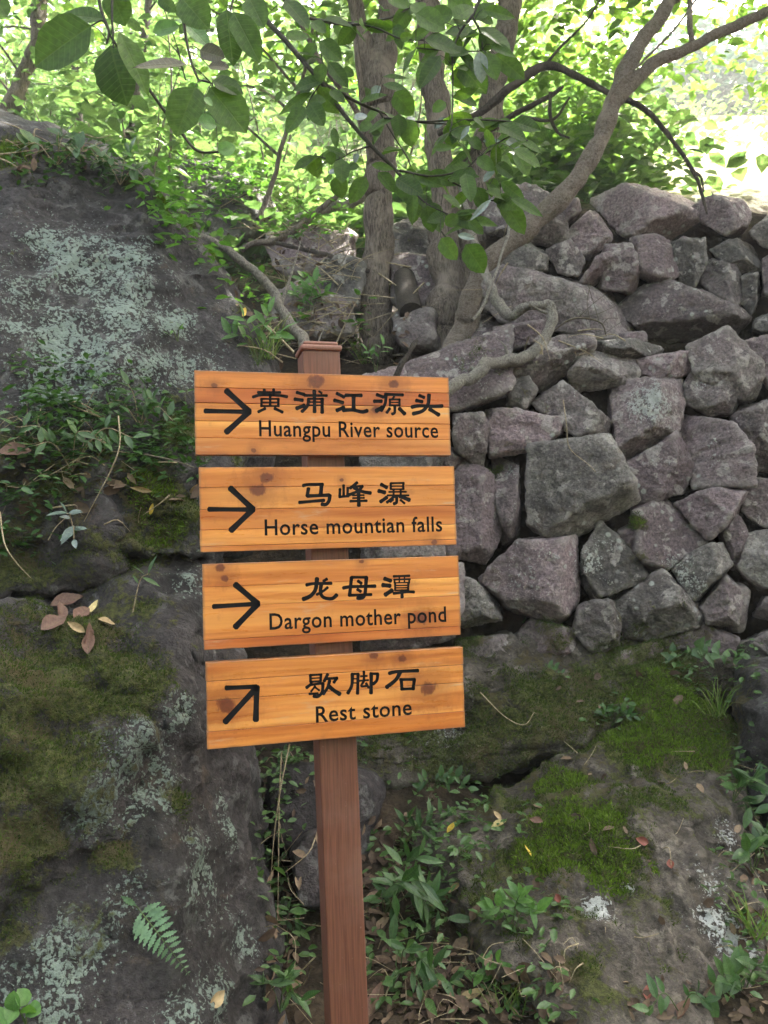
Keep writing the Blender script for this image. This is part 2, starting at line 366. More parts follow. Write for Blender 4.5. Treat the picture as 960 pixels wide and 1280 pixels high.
# stones of the two dry stone walls, outlines given in picture coordinates
def zr(pts, ox, oy, k=2.4): return [(ox+x/k, oy+y/k) for x, y in pts]
LOW = [
 [(238,240),(280,222),(440,210),(490,235),(530,310),(545,420),(480,450),(380,510),(300,510),(240,470),(235,380)],
 [(125,245),(212,290),(210,495),(170,520),(150,420),(130,340)],
 [(25,300),(60,278),(130,320),(162,500),(130,560),(60,575),(-20,555),(-30,400)],
 [(15,140),(100,135),(125,180),(110,290),(90,300),(20,240)],
 [(-30,230),(10,235),(45,270),(20,300),(-30,290)],
 [(120,160),(150,115),(210,130),(345,150),(335,195),(260,250),(180,265),(125,240)],
 [(190,30),(240,25),(268,70),(230,125),(180,110)],
 [(245,110),(330,55),(370,60),(495,160),(480,200),(420,210),(350,180)],
 [(500,50),(590,32),(715,50),(720,130),(680,200),(610,235),(525,280),(503,200)],
 [(530,290),(640,235),(690,195),(735,290),(715,350),(650,390),(560,410),(530,360)],
 [(710,165),(760,145),(850,160),(910,230),(915,330),(850,350),(760,355),(720,290),(700,200)],
 [(705,40),(740,0),(830,0),(885,80),(860,130),(790,140),(720,110)],
 [(850,150),(960,100),(1010,120),(1010,330),(920,310),(905,215)],
 [(690,400),(790,360),(860,370),(875,410),(840,470),(780,515),(700,440)],
 [(870,370),(930,330),(1010,340),(1010,470),(940,475),(880,430)],
 [(555,430),(640,400),(690,430),(765,500),(750,540),(660,600),(600,620),(550,540)],
 [(512,490),(570,468),(582,500),(545,535)],
 [(440,480),(480,470),(590,600),(580,640),(430,690),(395,640),(400,560)],
 [(130,590),(200,520),(330,515),(395,580),(395,700),(330,770),(200,720),(120,650)],
 [(665,600),(740,545),(820,520),(848,580),(800,640),(735,700)],
 [(825,500),(870,445),(905,470),(905,560),(860,600)],
 [(870,600),(910,490),(1010,475),(1010,650),(940,665)],
 [(500,715),(640,615),(680,650),(770,745),(740,780),(620,815),(530,800)],
 [(395,700),(480,690),(520,770),(510,830),(440,865),(375,790)],
 [(760,720),(840,620),(880,650),(890,720),(870,770),(780,770)],
 [(880,790),(900,660),(940,690),(920,750)],
 [(925,745),(960,685),(1010,700),(1010,770)],
 [(195,820),(250,755),(380,790),(385,850),(330,890),(230,895)],
 [(35,620),(80,640),(145,735),(120,765),(40,780),(0,700)],
 [(30,820),(180,800),(195,870),(180,930),(60,940),(30,900)],
 [(475,860),(640,820),(650,890),(560,920),(480,910)],
 [(650,820),(800,770),(870,810),(860,880),(760,880),(660,850)],
 [(870,830),(1010,770),(1010,880),(920,910)],
 [(130,945),(220,920),(250,970),(140,985)],
]
LOW = [zr(p, 560, 460) for p in LOW]
LOW += [zr(p, 560, 200) for p in [
 [(195,590),(330,530),(435,520),(440,560),(380,610),(280,695),(200,650)],
 [(360,640),(430,560),(550,575),(575,630),(560,660),(470,690),(370,700)],
 [(440,545),(560,535),(700,570),(560,600),(450,575)],
 [(560,600),(740,570),(725,640),(650,665),(580,640)],
 [(710,560),(790,525),(860,520),(940,600),(950,700),(880,720),(740,650)],
 [(880,540),(960,520),(1010,530),(1010,700),(955,690)],
]]
LOW += [[(500,470),(545,440),(620,412),(640,440),(638,490),(580,512),(520,505)],
        [(452,470),(505,455),(520,520),(500,560),(455,560)], [(452,560),(520,520),(565,540),(560,600),(455,620)],
        [(452,620),(560,600),(560,700),(452,720)], [(452,720),(580,705),(570,800),(452,820)]]
UPP = [zr(p, 560, 200) for p in [
 [(380,100),(480,60),(740,150),(745,190),(670,240),(620,240),(510,222),(470,180)],
 [(110,120),(200,55),(300,100),(360,150),(350,230),(290,260),(120,220)],
 [(345,220),(430,145),(490,230),(480,250),(420,300),(355,250)],
 [(285,275),(370,240),(410,300),(390,350),(330,340)],
 [(130,290),(210,235),(300,290),(300,330),(150,330)],
 [(390,370),(440,290),(520,260),(525,300),(440,370)],
 [(480,255),(550,250),(580,350),(560,400),(490,390),(465,370),(500,310)],
 [(550,240),(620,220),(670,260),(700,350),(640,370),(580,340)],
 [(670,245),(770,235),(775,300),(740,380),(700,370),(690,310)],
 [(760,360),(800,280),(860,310),(900,390),(890,440),(820,430)],
 [(720,215),(790,215),(805,240),(760,260),(700,235)],
 [(780,270),(870,220),(960,270),(950,330),(880,340),(830,290)],
 [(745,140),(800,105),(900,140),(930,180),(840,235),(790,200),(750,180)],
 [(900,215),(960,160),(1020,160),(1020,270),(940,260)],
 [(890,350),(935,330),(950,370),(910,470),(885,440)],
 [(540,430),(620,365),(700,380),(860,440),(920,490),(900,525),(720,545),(640,540),(560,490)],
 [(60,400),(160,330),(250,340),(400,380),(500,420),(540,490),(500,530),(380,520),(150,480)],
 [(925,470),(1020,440),(1020,530),(915,510)],
 [(945,300),(1020,260),(1020,440),(950,400)],
 [(495,520),(590,515),(600,550),(520,555)],
 [(140,510),(290,480),(310,535),(190,570)],
 [(690,118),(720,112),(745,130),(735,150),(700,140)],
 [(350,140),(385,110),(400,150),(360,185)],
]]
def squarer(h):
    """drop short edges of a convex outline by running their neighbours on to a corner"""
    area = lambda q: abs(0.5*np.sum(q[:, 0]*np.roll(q[:, 1], -1)-q[:, 1]*np.roll(q[:, 0], -1)))
    a0 = area(h)
    while len(h) > 4:
        best = None; n = len(h)
        for i in range(n):
            a, b, c, d = h[i-1], h[i], h[(i+1) % n], h[(i+2) % n]
            u, v = b-a, d-c; den = u[0]*v[1]-u[1]*v[0]
            if abs(den) < 1e-6: continue
            t = ((c[0]-a[0])*v[1]-(c[1]-a[1])*v[0])/den
            if t < 1: continue
            x = a+u*t
            if np.linalg.norm(x-(b+c)/2) > 0.9*math.sqrt(a0): continue
            add = abs(0.5*((c[0]-b[0])*(x[1]-b[1])-(c[1]-b[1])*(x[0]-b[0])))
            if best is None or add < best[0]: best = (add, i, x)
        if best is None or best[0] > a0*(0.045 if n > 5 else 0.02): break
        i = best[1]; j = (i+1) % n; h = h.copy(); h[i] = best[2]; h = np.delete(h, j, 0)
    return h
_rw = np.random.default_rng(404)
def course_stones(x0, x1, y0, y1, cw, ch):
    """the walls run on past the right edge of the view in the same rough courses"""
    out = []; y = y1; row = 0
    while y > y0+ch*0.4:
        h = ch*_rw.uniform(0.8, 1.2); x = x0
        while x < x1:
            wd = cw*_rw.uniform(0.65, 1.4); cx, cyy = x+wd/2, y-h/2
            out.append([(cx+wd*0.53*math.copysign(abs(math.cos(a))**0.6, math.cos(a))*_rw.uniform(.88, 1.02), cyy+h*0.54*math.copysign(abs(math.sin(a))**0.6, math.sin(a))*_rw.uniform(.88, 1.04)) for a in np.linspace(0.3, 2*math.pi+0.3, 7, endpoint=False)])
            x += wd
        y -= h; row += 1
    return out
LOW += course_stones(975, 1330, 425, 835, 85, 72); UPP += course_stones(985, 1330, 255, 425, 70, 56)
def wall_stone(poly, Yf, rs, seed):
    """a split block: one big tilted face, sides along the traced outline, a few knocked-off corners"""
    a = np.array(poly, float); c = a.mean(0)
    a = c + (a-c)*1.03
    pts2 = [tuple(p) for p in a]
    # convex outline
    pts2 = sorted(set(pts2)); lo = []; hi = []
    cr = lambda o, p, q: (p[0]-o[0])*(q[1]-o[1])-(p[1]-o[1])*(q[0]-o[0])
    for p in pts2:
        while len(lo) > 1 and cr(lo[-2], lo[-1], p) <= 0: lo.pop()
        lo.append(p)
    for p in reversed(pts2):
        while len(hi) > 1 and cr(hi[-2], hi[-1], p) <= 0: hi.pop()
        hi.append(p)
    h2 = np.array(lo[:-1]+hi[:-1])
    h2 = squarer(h2)
    V3 = np.array([P(x, y, Yf) for x, y in h2]); C3 = P(c[0], c[1], Yf)
    size = math.sqrt(max(1e-4, np.ptp(V3[:, 0])*np.ptp(V3[:, 2])))
    view = unit_(C3-CAM)
    N = []; D = []
    cen = C3 + np.array([0, 0.10, 0])
    for i in range(len(V3)):
        A, B = V3[i], V3[(i+1) % len(V3)]
        if np.linalg.norm(B-A) < 0.004: continue
        n = np.cross(B-A, view); n = unit_(n)
        if np.dot(n, A-cen) < 0: n = -n
        n2 = unit_(n - view*math.tan(R_(rs.uniform(-6, 9))))          # leans towards the viewer: a worn arris
        N.append(n2); D.append(np.dot(n2, A+view*0.015*rs.uniform(0, 1)))
        if rs.uniform() < 0.45:                                          # chamfer of this edge
            k = rs.uniform(0.35, 1.3); n3 = unit_(n - view*k); ins = rs.uniform(0.03, 0.14)*size
            N.append(n3); D.append(np.dot(n3, A-n*ins-view*rs.uniform(0.02, 0.10)*size))
    f = unit_(-view*np.array([1, 1, 0.4]) + np.array([rs.normal(0, .24), 0, rs.normal(0.10, .22)]))
    N.append(f); D.append(np.dot(f, C3)+rs.uniform(0.03, 0.10)*size)
    if rs.uniform() < 0.7:                                               # a second face across part of the front
        g_ = unit_(f + np.array([rs.normal(0, .5), 0, rs.normal(0, .5)])); N.append(g_); D.append(np.dot(g_, C3)+rs.uniform(0.05, 0.13)*size)
    N.append(np.array([0, 1.0, 0])); D.append(Yf+0.36)
    for ax_, sg in ((0, 1), (0, -1), (2, 1), (2, -1)):                  # never larger than its outline
        n = np.zeros(3); n[ax_] = sg; N.append(n); D.append((sg*V3[:, ax_]).max()+0.012)
    thin = min(1.0, min(np.ptp(V3[:, 0]), np.ptp(V3[:, 2]))/0.16)
    N = np.array(N); D = np.array(D)
    V, F, lev = None, None, (5 if size > 0.17 else 4)
    return rock(None, lev, 260, (0.010*size, 0.0045, 0.003), (5.0, 22.0, 60.0), int(rs.integers(1, 4)), seed, ridge=0.024*size*thin, scoop=((0.30*size+0.03, 0.030*size*thin), (0.055, 0.016*thin), (0.024, 0.006*thin)), planes=(N, D, cen, size))
def unit_(v): return v/(np.linalg.norm(v)+1e-12)
WALLS = {}
for nm, polys in (('low', LOW), ('upp', UPP)):
    lst = []
    for i, poly in enumerate(polys):
        rs = np.random.default_rng(i*7+(3 if nm == 'low' else 501))
        cy_ = np.mean([p[1] for p in poly])
        Yf = (3.62 + (830-cy_)/410*0.22) if nm == 'low' else (4.12 + (430-cy_)/200*0.35)
        Yf += rs.uniform(-0.05, 0.05)
        V, F = wall_stone(poly, Yf, rs, i*3+(11 if nm == 'low' else 400))
        lst.append(dict(V=V, F=F))
    WALLS[nm] = lst
def PP(lst): return [P(*t) for t in lst]
BOULD = {}
def bould(key, pts, level=6, **kw):
    V, F = rock(PP(pts), level, **kw); BOULD[key] = dict(V=V, F=F)
bould('lichen', [(-60,140,3.0),(0,160,3.05),(110,190,3.1),(155,212,3.1),(205,258,3.1),(262,318,3.05),(302,382,3.0),(332,450,2.95),(345,520,2.9),(262,600,2.6),(150,600,2.45),(0,590,2.32),(-100,590,2.3),
      (330,660,3.0),(-60,120,3.9),(150,190,3.9),(330,420,3.7),(300,700,3.8),(-150,700,3.8),(-250,200,2.95),(-250,700,2.5)], 7, p=45, amp=(0.06, 0.02), freq=(1.6, 9), seed=3, ridge=0.026, scoop=((0.5, 0.08), (0.16, 0.02)))
bould('ledge', [(115,640,2.38),(180,580,2.54),(268,586,2.62),(268,700,2.48),(150,695,2.38),(95,672,2.40),(60,640,2.6),(300,600,3.1),(150,590,3.1),(280,720,3.1),(80,720,3.0)], 6, p=10, amp=(0.05, 0.02), freq=(3.5, 14), seed=5, ridge=0.015, scoop=((0.25, 0.08), (0.08, 0.03)))
bould('undercut', [(-200,555,2.34),(60,548,2.40),(150,600,2.46),(140,745,2.36),(-200,765,2.24),(-260,600,3.1),(160,600,3.1),(160,780,3.1),(-260,780,3.1)], 6, p=12, amp=(0.06, 0.025), freq=(3.5, 12), seed=6, ridge=0.03, scoop=((0.25, 0.12), (0.08, 0.035)))
bould('mossy', [(-220,770,2.2),(100,745,2.34),(195,785,2.34),(222,870,2.2),(190,920,2.02),(0,880,1.86),(-260,880,1.84),(-260,1110,1.78),(60,1110,1.82),(140,1060,1.92),(160,980,1.98),(-260,760,2.9),(200,780,2.9),(220,1100,2.9),(-260,1100,2.8)], 6, p=14, amp=(0.06, 0.02), freq=(3, 12), seed=8, ridge=0.03, scoop=((0.3, 0.10), (0.09, 0.04)))
bould('corner', [(185,690,2.5),(258,715,2.55),(266,830,2.42),(268,950,2.34),(312,1040,2.32),(336,1170,2.25),(342,1330,2.15),(220,1330,1.84),(60,1330,1.76),(-260,1330,1.74),(-260,1090,1.86),(120,1010,1.98),(190,880,2.12),(210,960,2.06),
      (250,700,3.2),(390,1330,3.1),(-260,700,3.0),(330,1000,3.1)], 7, p=40, amp=(0.05, 0.022), freq=(2.2, 9), seed=9, ridge=0.03, scoop=((0.40, 0.07), (0.14, 0.022)))
bould('slab', [(500,1040,3.0),(620,1000,3.12),(720,946,3.32),(800,872,3.48),(870,852,3.5),(920,890,3.35),(912,960,3.1),(945,1060,2.85),(955,1160,2.6),(958,1310,2.3),(760,1320,2.15),(640,1220,2.35),(585,1120,2.6),(550,1070,2.8),
      (500,1250,3.5),(960,1250,3.6),(700,1320,3.6)], 7, p=20, amp=(0.05, 0.02), freq=(2.4, 10), seed=12, ridge=0.026, scoop=((0.4, 0.09), (0.12, 0.04), (0.05, 0.014)))
bould('foundation', [(452,845,3.55),(600,815,3.62),(700,806,3.66),(850,800,3.7),(925,812,3.7),(925,850,3.52),(905,875,3.48),(800,890,3.36),(700,935,3.3),(620,965,3.28),(560,985,3.25),(450,995,3.25),(395,960,3.4),(400,870,3.55),
      (400,830,4.3),(940,800,4.4),(940,840,4.4),(460,880,4.25),(700,862,4.3)], 7, p=16, amp=(0.06, 0.025), freq=(2.8, 10), seed=14, ridge=0.025, scoop=((0.32, 0.13), (0.10, 0.035)))
bould('small', [(362,1075,2.62),(385,1035,2.66),(412,1030,2.7),(430,1090,2.66),(425,1140,2.6),(372,1135,2.58),(360,1060,2.95),(440,1040,2.95),(430,1150,2.95)], 5, p=14, amp=(0.015, 0.008), freq=(8, 25), seed=17, ridge=0.008)
bould('dark', [(330,960,2.9),(420,950,2.95),(470,990,3.0),(460,1090,2.95),(345,1060,2.85),(330,960,3.3),(480,960,3.4),(480,1100,3.3),(330,1100,3.3)], 5, p=12, amp=(0.03, 0.012), freq=(6, 20), seed=18, ridge=0.012)
bould('right', [(928,850,3.2),(985,842,3.1),(1150,845,3.0),(1330,870,2.9),(1330,1100,2.7),(1150,1120,2.7),(990,1060,2.9),(932,960,3.15),(930,820,3.75),(1330,830,3.75),(1330,1060,3.5),(930,1010,3.5)], 6, p=30, amp=(0.05, 0.02), freq=(2.5, 10), seed=21, ridge=0.025, scoop=((0.35, 0.09), (0.11, 0.03)))
RUB = [('bank', [(228,202,6.0),(262,196,6.0),(300,225,6.0),(335,240,5.9),(350,270,5.8),(300,300,5.7),(225,300,5.8),(230,210,6.6),(340,250,6.6),(350,310,6.6),(220,310,6.6)]),
       ('r1', [(330,300,5.0),(395,285,5.0),(440,300,4.95),(430,335,4.8),(345,345,4.8),(330,290,5.4),(450,290,5.4),(440,350,5.3)]),
       ('r2', [(395,340,4.6),(425,315,4.65),(455,330,4.6),(450,385,4.5),(410,390,4.5),(390,330,5.0),(460,330,5.0),(450,400,5.0)]),
       ('r3', [(340,370,4.5),(385,355,4.55),(430,375,4.5),(440,415,4.35),(385,425,4.35),(340,405,4.4),(340,360,4.9),(440,370,4.9),(440,430,4.9)]),
       ('r4', [(486,290,5.0),(515,272,5.05),(540,288,5.0),(536,325,4.9),(490,328,4.9),(490,280,5.3),(540,280,5.3),(536,335,5.3)]),
       ('r5', [(486,325,4.75),(540,320,4.75),(552,350,4.7),(540,385,4.65),(490,385,4.65),(486,320,5.1),(552,320,5.1),(545,390,5.1)]),
       ('r6', [(492,395,4.4),(540,390,4.4),(545,435,4.3),(500,440,4.3),(490,390,4.8),(545,390,4.8),(545,445,4.8)]),
       ('r7', [(575,285,4.9),(615,262,4.95),(640,290,4.9),(630,330,4.85),(585,330,4.85),(580,280,5.3),(640,280,5.3),(630,335,5.3)]),
       ('r8', [(560,420,4.35),(600,395,4.4),(640,400,4.4),(640,430,4.3),(580,440,4.25),(560,400,4.7),(640,400,4.7),(640,440,4.7)])]
RUBBLE = []
for i, (k, pts) in enumerate(RUB):
    V, F = rock(PP(pts), 5 if i == 0 else 4, 28, (0.02, 0.01), (7, 22), 3, 60+i, ridge=0.01, scoop=((0.18, 0.05), (0.06, 0.015))); RUBBLE.append(dict(V=V, F=F))

# ------------------------------------------------------------------ ground
def prof(y, xs, zs): return np.interp(y, xs, zs)
def ground_z(x, y):
    mid = prof(y, [-80, -3, 0, 1.8, 2.4, 3.0, 3.6, 4.2, 4.7, 5.5, 6.5, 22, 40, 200], [-3, -0.2, 0, 0.10, 0.24, 0.42, 0.75, 2.2, 2.62, 3.3, 4.1, 13.0, 18, 30])
    rgt = prof(y, [-80, -3, 0, 1.8, 2.3, 3.0, 3.6, 3.95, 4.15, 4.4, 4.9, 6.0, 22, 40, 200], [-3, -0.2, 0, 0.08, 0.2, 0.38, 0.42, 0.6, 2.2, 2.5, 3.3, 4.15, 13.2, 17, 26])
    t = np.clip((x-0.15)/0.5, 0, 1); t = t*t*(3-2*t)
    z = mid*(1-t)+rgt*t
    X = np.stack([x, y, 0*x], -1)
    return z + 0.05*fbm(X*1.3, 4, 5) + 0.02*fbm(X*7, 3, 9) + np.clip((y-8)/30, 0, 1)*1.5*fbm(X*0.12, 2, 3)
gx = np.concatenate([np.linspace(-120, -6, 24)[:-1], np.linspace(-6, 6, 220), np.linspace(6, 120, 24)[1:]])
gy = np.concatenate([np.linspace(-80, -1, 20)[:-1], np.linspace(-1, 9, 200), np.linspace(9, 40, 60)[1:], np.linspace(40, 200, 20)[1:]])
GX, GY = np.meshgrid(gx, gy); gv = np.stack([GX.ravel(), GY.ravel()], -1)
GV = np.column_stack([gv, ground_z(gv[:, 0], gv[:, 1])])
nx, ny = len(gx), len(gy)
ii = (np.arange(ny-1)[:, None]*nx + np.arange(nx-1)[None]).ravel()
GF = np.stack([ii, ii+1, ii+nx+1, ii+nx], -1)
g = link('ground', mesh_np('ground', GV, GF, M_GROUND)); tag(g, 'dark forest soil rising into a steep bank behind the wall', 'ground', kind='structure')

# one tree for placing things on what the picture shows
def bvh_of(parts):
    VV = []; FF = []; n = 0
    for d in parts:
        VV.append(d['V']); FF += (d['F']+n).tolist(); n += len(d['V'])
    return BVHTree.FromPolygons(np.concatenate(VV).tolist(), FF)
ALLROCK = list(BOULD.values())+WALLS['low']+WALLS['upp']+RUBBLE
BV = bvh_of(ALLROCK+[dict(V=GV, F=GF)])
def hit(px, py):
    d = Vector(ray(px, py)).normalized(); h = BV.ray_cast(Vector(CAM), d, 60)
    return (np.array(h[0]), np.array(h[1])) if h[0] is not None else (P(px, py, 3), np.array([0, -0.5, 0.8]))
def drop(x, y, z0=8.0):
    h = BV.ray_cast(Vector((x, y, z0)), Vector((0, 0, -1)), 40)
    return (np.array(h[0]), np.array(h[1])) if h[0] is not None else (np.array([x, y, 0.0]), np.array([0, 0, 1.0]))

MOSS_PX = [(190,612,36,1),(200,655,45,1),(232,645,28,1),(100,815,80,.85),(60,865,70,1),(150,850,60,.9),(40,950,90,1),(30,1050,60,.9),(150,1060,30,.8),(238,535,40,.9),(225,1000,22,.6),(50,710,60,.5),
   (170,222,16,.9),(205,252,18,.9),(232,280,16,.9),(265,318,16,.8),(300,385,16,.7),(318,435,18,.8),(20,190,34,.9),(110,1150,18,.5),(100,1190,16,.6),(60,780,60,.6),(300,570,40,.6),(60,610,60,.75),(110,690,60,.7),(20,560,50,.6),(150,560,50,.6),(10,700,60,.7),(20,330,40,.3),(200,720,30,.4),(180,760,30,.5),(20,1150,40,.5),
   (760,832,30,.8),(830,850,70,1),(700,885,70,.9),(620,905,55,.8),(880,895,45,1),(600,950,45,.9),(545,960,40,.7),(715,1040,60,1),(680,1065,40,1),(640,1000,60,.6),(760,1000,80,.55),(850,1000,60,.5),(700,1130,60,.45),(600,1130,40,.6),(820,1130,50,.35),(500,900,60,.7),(740,870,60,.8),(770,1075,45,.9),(700,985,55,.7),(800,925,60,1),(865,935,45,1),(660,935,60,.7),
   (795,653,11,1.0),(590,445,45,.35),(645,500,20,.3),(690,795,30,.7),(590,800,40,.6),(740,1230,45,.6),(620,1080,50,.5),(660,1150,50,.4),(640,560,16,.3),(470,940,50,.6),(850,1210,40,.3),(910,870,30,.6),(620,590,16,.5),(800,700,10,.7)]
LICH_PX = [(100,330,60,0.66),(160,390,70,0.66),(60,420,60,0.66),(120,450,60,0.66),(210,400,40,0.60),(80,480,60,0.66),(55,300,25,0.66),(240,460,40,0.55),(150,330,50,0.66),(150,945,55,0.66),(180,900,30,0.66),(130,985,45,0.66),(110,1010,40,0.66),(225,890,28,0.65),
   (80,1205,45,0.66),(235,1265,30,0.66),(270,1245,30,0.66),(300,1180,25,0.65),(110,925,22,0.66),(250,1100,50,0.50),(20,1230,30,0.66),(290,1030,40,0.50),(160,1110,25,0.55),(235,720,30,0.60),(745,1135,15,1.0),(905,1045,18,.6),(890,1150,24,.6),(918,1180,24,.7),(880,1110,20,.4),(785,1110,9,.9),
   (40,350,50,.5),(190,450,40,.6),(200,960,30,.6),(60,1000,25,.5),(160,1020,30,.6),(190,1000,30,.6),(60,1240,40,.6),(815,505,26,.75),(740,700,22,.5),(660,720,40,.3),(850,720,22,.5),(820,570,14,.4),(735,690,24,.25),(590,460,40,.35),(880,480,20,.3),(745,460,30,.2),(870,735,25,.35),(840,470,10,.5),(560,930,50,.45),(900,560,24,.3),(635,590,12,.35)]
def resolve(lst):
    out = []
    for x, y, r, wt in lst:
        p, n = hit(x, y); d = np.linalg.norm(p-CAM); out.append((p, r*d/1000, wt))
    return out
MOSS = resolve(MOSS_PX); LICH = resolve(LICH_PX)
def mask(V, lst):
    m = np.zeros(len(V))
    for p, r, wt in lst:
        d2 = ((V-p)**2).sum(1); m = np.maximum(m, wt*np.exp(-d2/(2*(r*0.85)**2)))
    return m
for d in ALLROCK:
    N = vnormals(d['V'], d['F'])
    d['N'] = N; d['moss'] = mask(d['V'], MOSS)*(0.75+0.35*np.clip(N[:, 2], -0.3, 1)); d['lichen'] = mask(d['V'], LICH)
def attrs(d): return dict(moss=d['moss'], lichen=d['lichen'])

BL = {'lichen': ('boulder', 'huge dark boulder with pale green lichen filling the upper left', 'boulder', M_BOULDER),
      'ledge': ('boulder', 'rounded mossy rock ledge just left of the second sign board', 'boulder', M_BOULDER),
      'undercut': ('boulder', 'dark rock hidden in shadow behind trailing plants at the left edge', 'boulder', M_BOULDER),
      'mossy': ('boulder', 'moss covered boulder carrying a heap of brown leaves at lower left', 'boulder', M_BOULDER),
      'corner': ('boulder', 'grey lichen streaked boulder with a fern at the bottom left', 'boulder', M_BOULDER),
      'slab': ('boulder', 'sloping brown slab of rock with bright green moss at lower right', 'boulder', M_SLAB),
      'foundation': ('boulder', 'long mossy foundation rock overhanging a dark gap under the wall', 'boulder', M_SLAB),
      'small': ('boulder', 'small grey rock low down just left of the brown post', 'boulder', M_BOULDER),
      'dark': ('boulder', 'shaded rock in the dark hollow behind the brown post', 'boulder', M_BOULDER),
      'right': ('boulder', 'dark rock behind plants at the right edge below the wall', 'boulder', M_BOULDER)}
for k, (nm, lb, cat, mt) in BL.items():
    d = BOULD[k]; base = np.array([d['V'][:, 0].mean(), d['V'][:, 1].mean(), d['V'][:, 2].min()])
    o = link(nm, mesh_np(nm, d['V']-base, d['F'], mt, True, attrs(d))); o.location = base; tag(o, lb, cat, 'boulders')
def smooth_stone(o): return o
for nm, lb in (('low', 'lower tier of dry stone wall built of purple grey blocks'), ('upp', 'set back upper tier of rough stones topped by a flat slab')):
    lst = WALLS[nm]; allv = np.concatenate([d['V'] for d in lst])
    t = thing('dry_stone_wall', lb, 'stone wall', (allv[:, 0].mean(), allv[:, 1].mean(), allv[:, 2].min()), 'dry stone walls'); t['kind'] = 'thing'
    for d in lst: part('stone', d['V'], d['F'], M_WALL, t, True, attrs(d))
    # earth and rubble packed behind the face stones
    if nm == 'low': q = [(440,470,4.06),(1320,440,4.06),(1320,840,3.94),(440,840,3.94),(440,470,4.3),(1320,440,4.3),(1320,840,4.3),(440,840,4.3)]
    else: q = [(590,300,4.62),(690,262,4.64),(1320,275,4.64),(1320,440,4.42),(590,440,4.42),(590,300,4.95),(690,262,4.95),(1320,275,4.95),(1320,440,4.95),(590,440,4.95)]
    V, F = rock(PP(q), 5, 30, (0.05, 0.03), (4, 12), 0, 90, ridge=0.03)
    part('earth_packing', V, F, M_GROUND, t)
RL = ['grey rock outcrop high on the bank behind the lichen boulder', 'flat pale stone on the bank below the leaning log', 'angular stone just left of the straight tree trunk', 'low stone among weeds above the post cap', 'pale stone between the two tree trunks, uppermost', 'stone between the two tree trunks, behind the cut log', 'stone between the two tree trunks, below the cut log', 'stone right of the forked trunk behind the slanting limb', 'stone at the foot of the slanting limb']
for d, lb in zip(RUBBLE, RL):
    base = np.array([d['V'][:, 0].mean(), d['V'][:, 1].mean(), d['V'][:, 2].min()])
    o = link('loose_stone', mesh_np('loose_stone', d['V']-base, d['F'], M_WALL, True, attrs(d))); o.location = base; tag(o, lb, 'stone', 'loose stones on the bank')
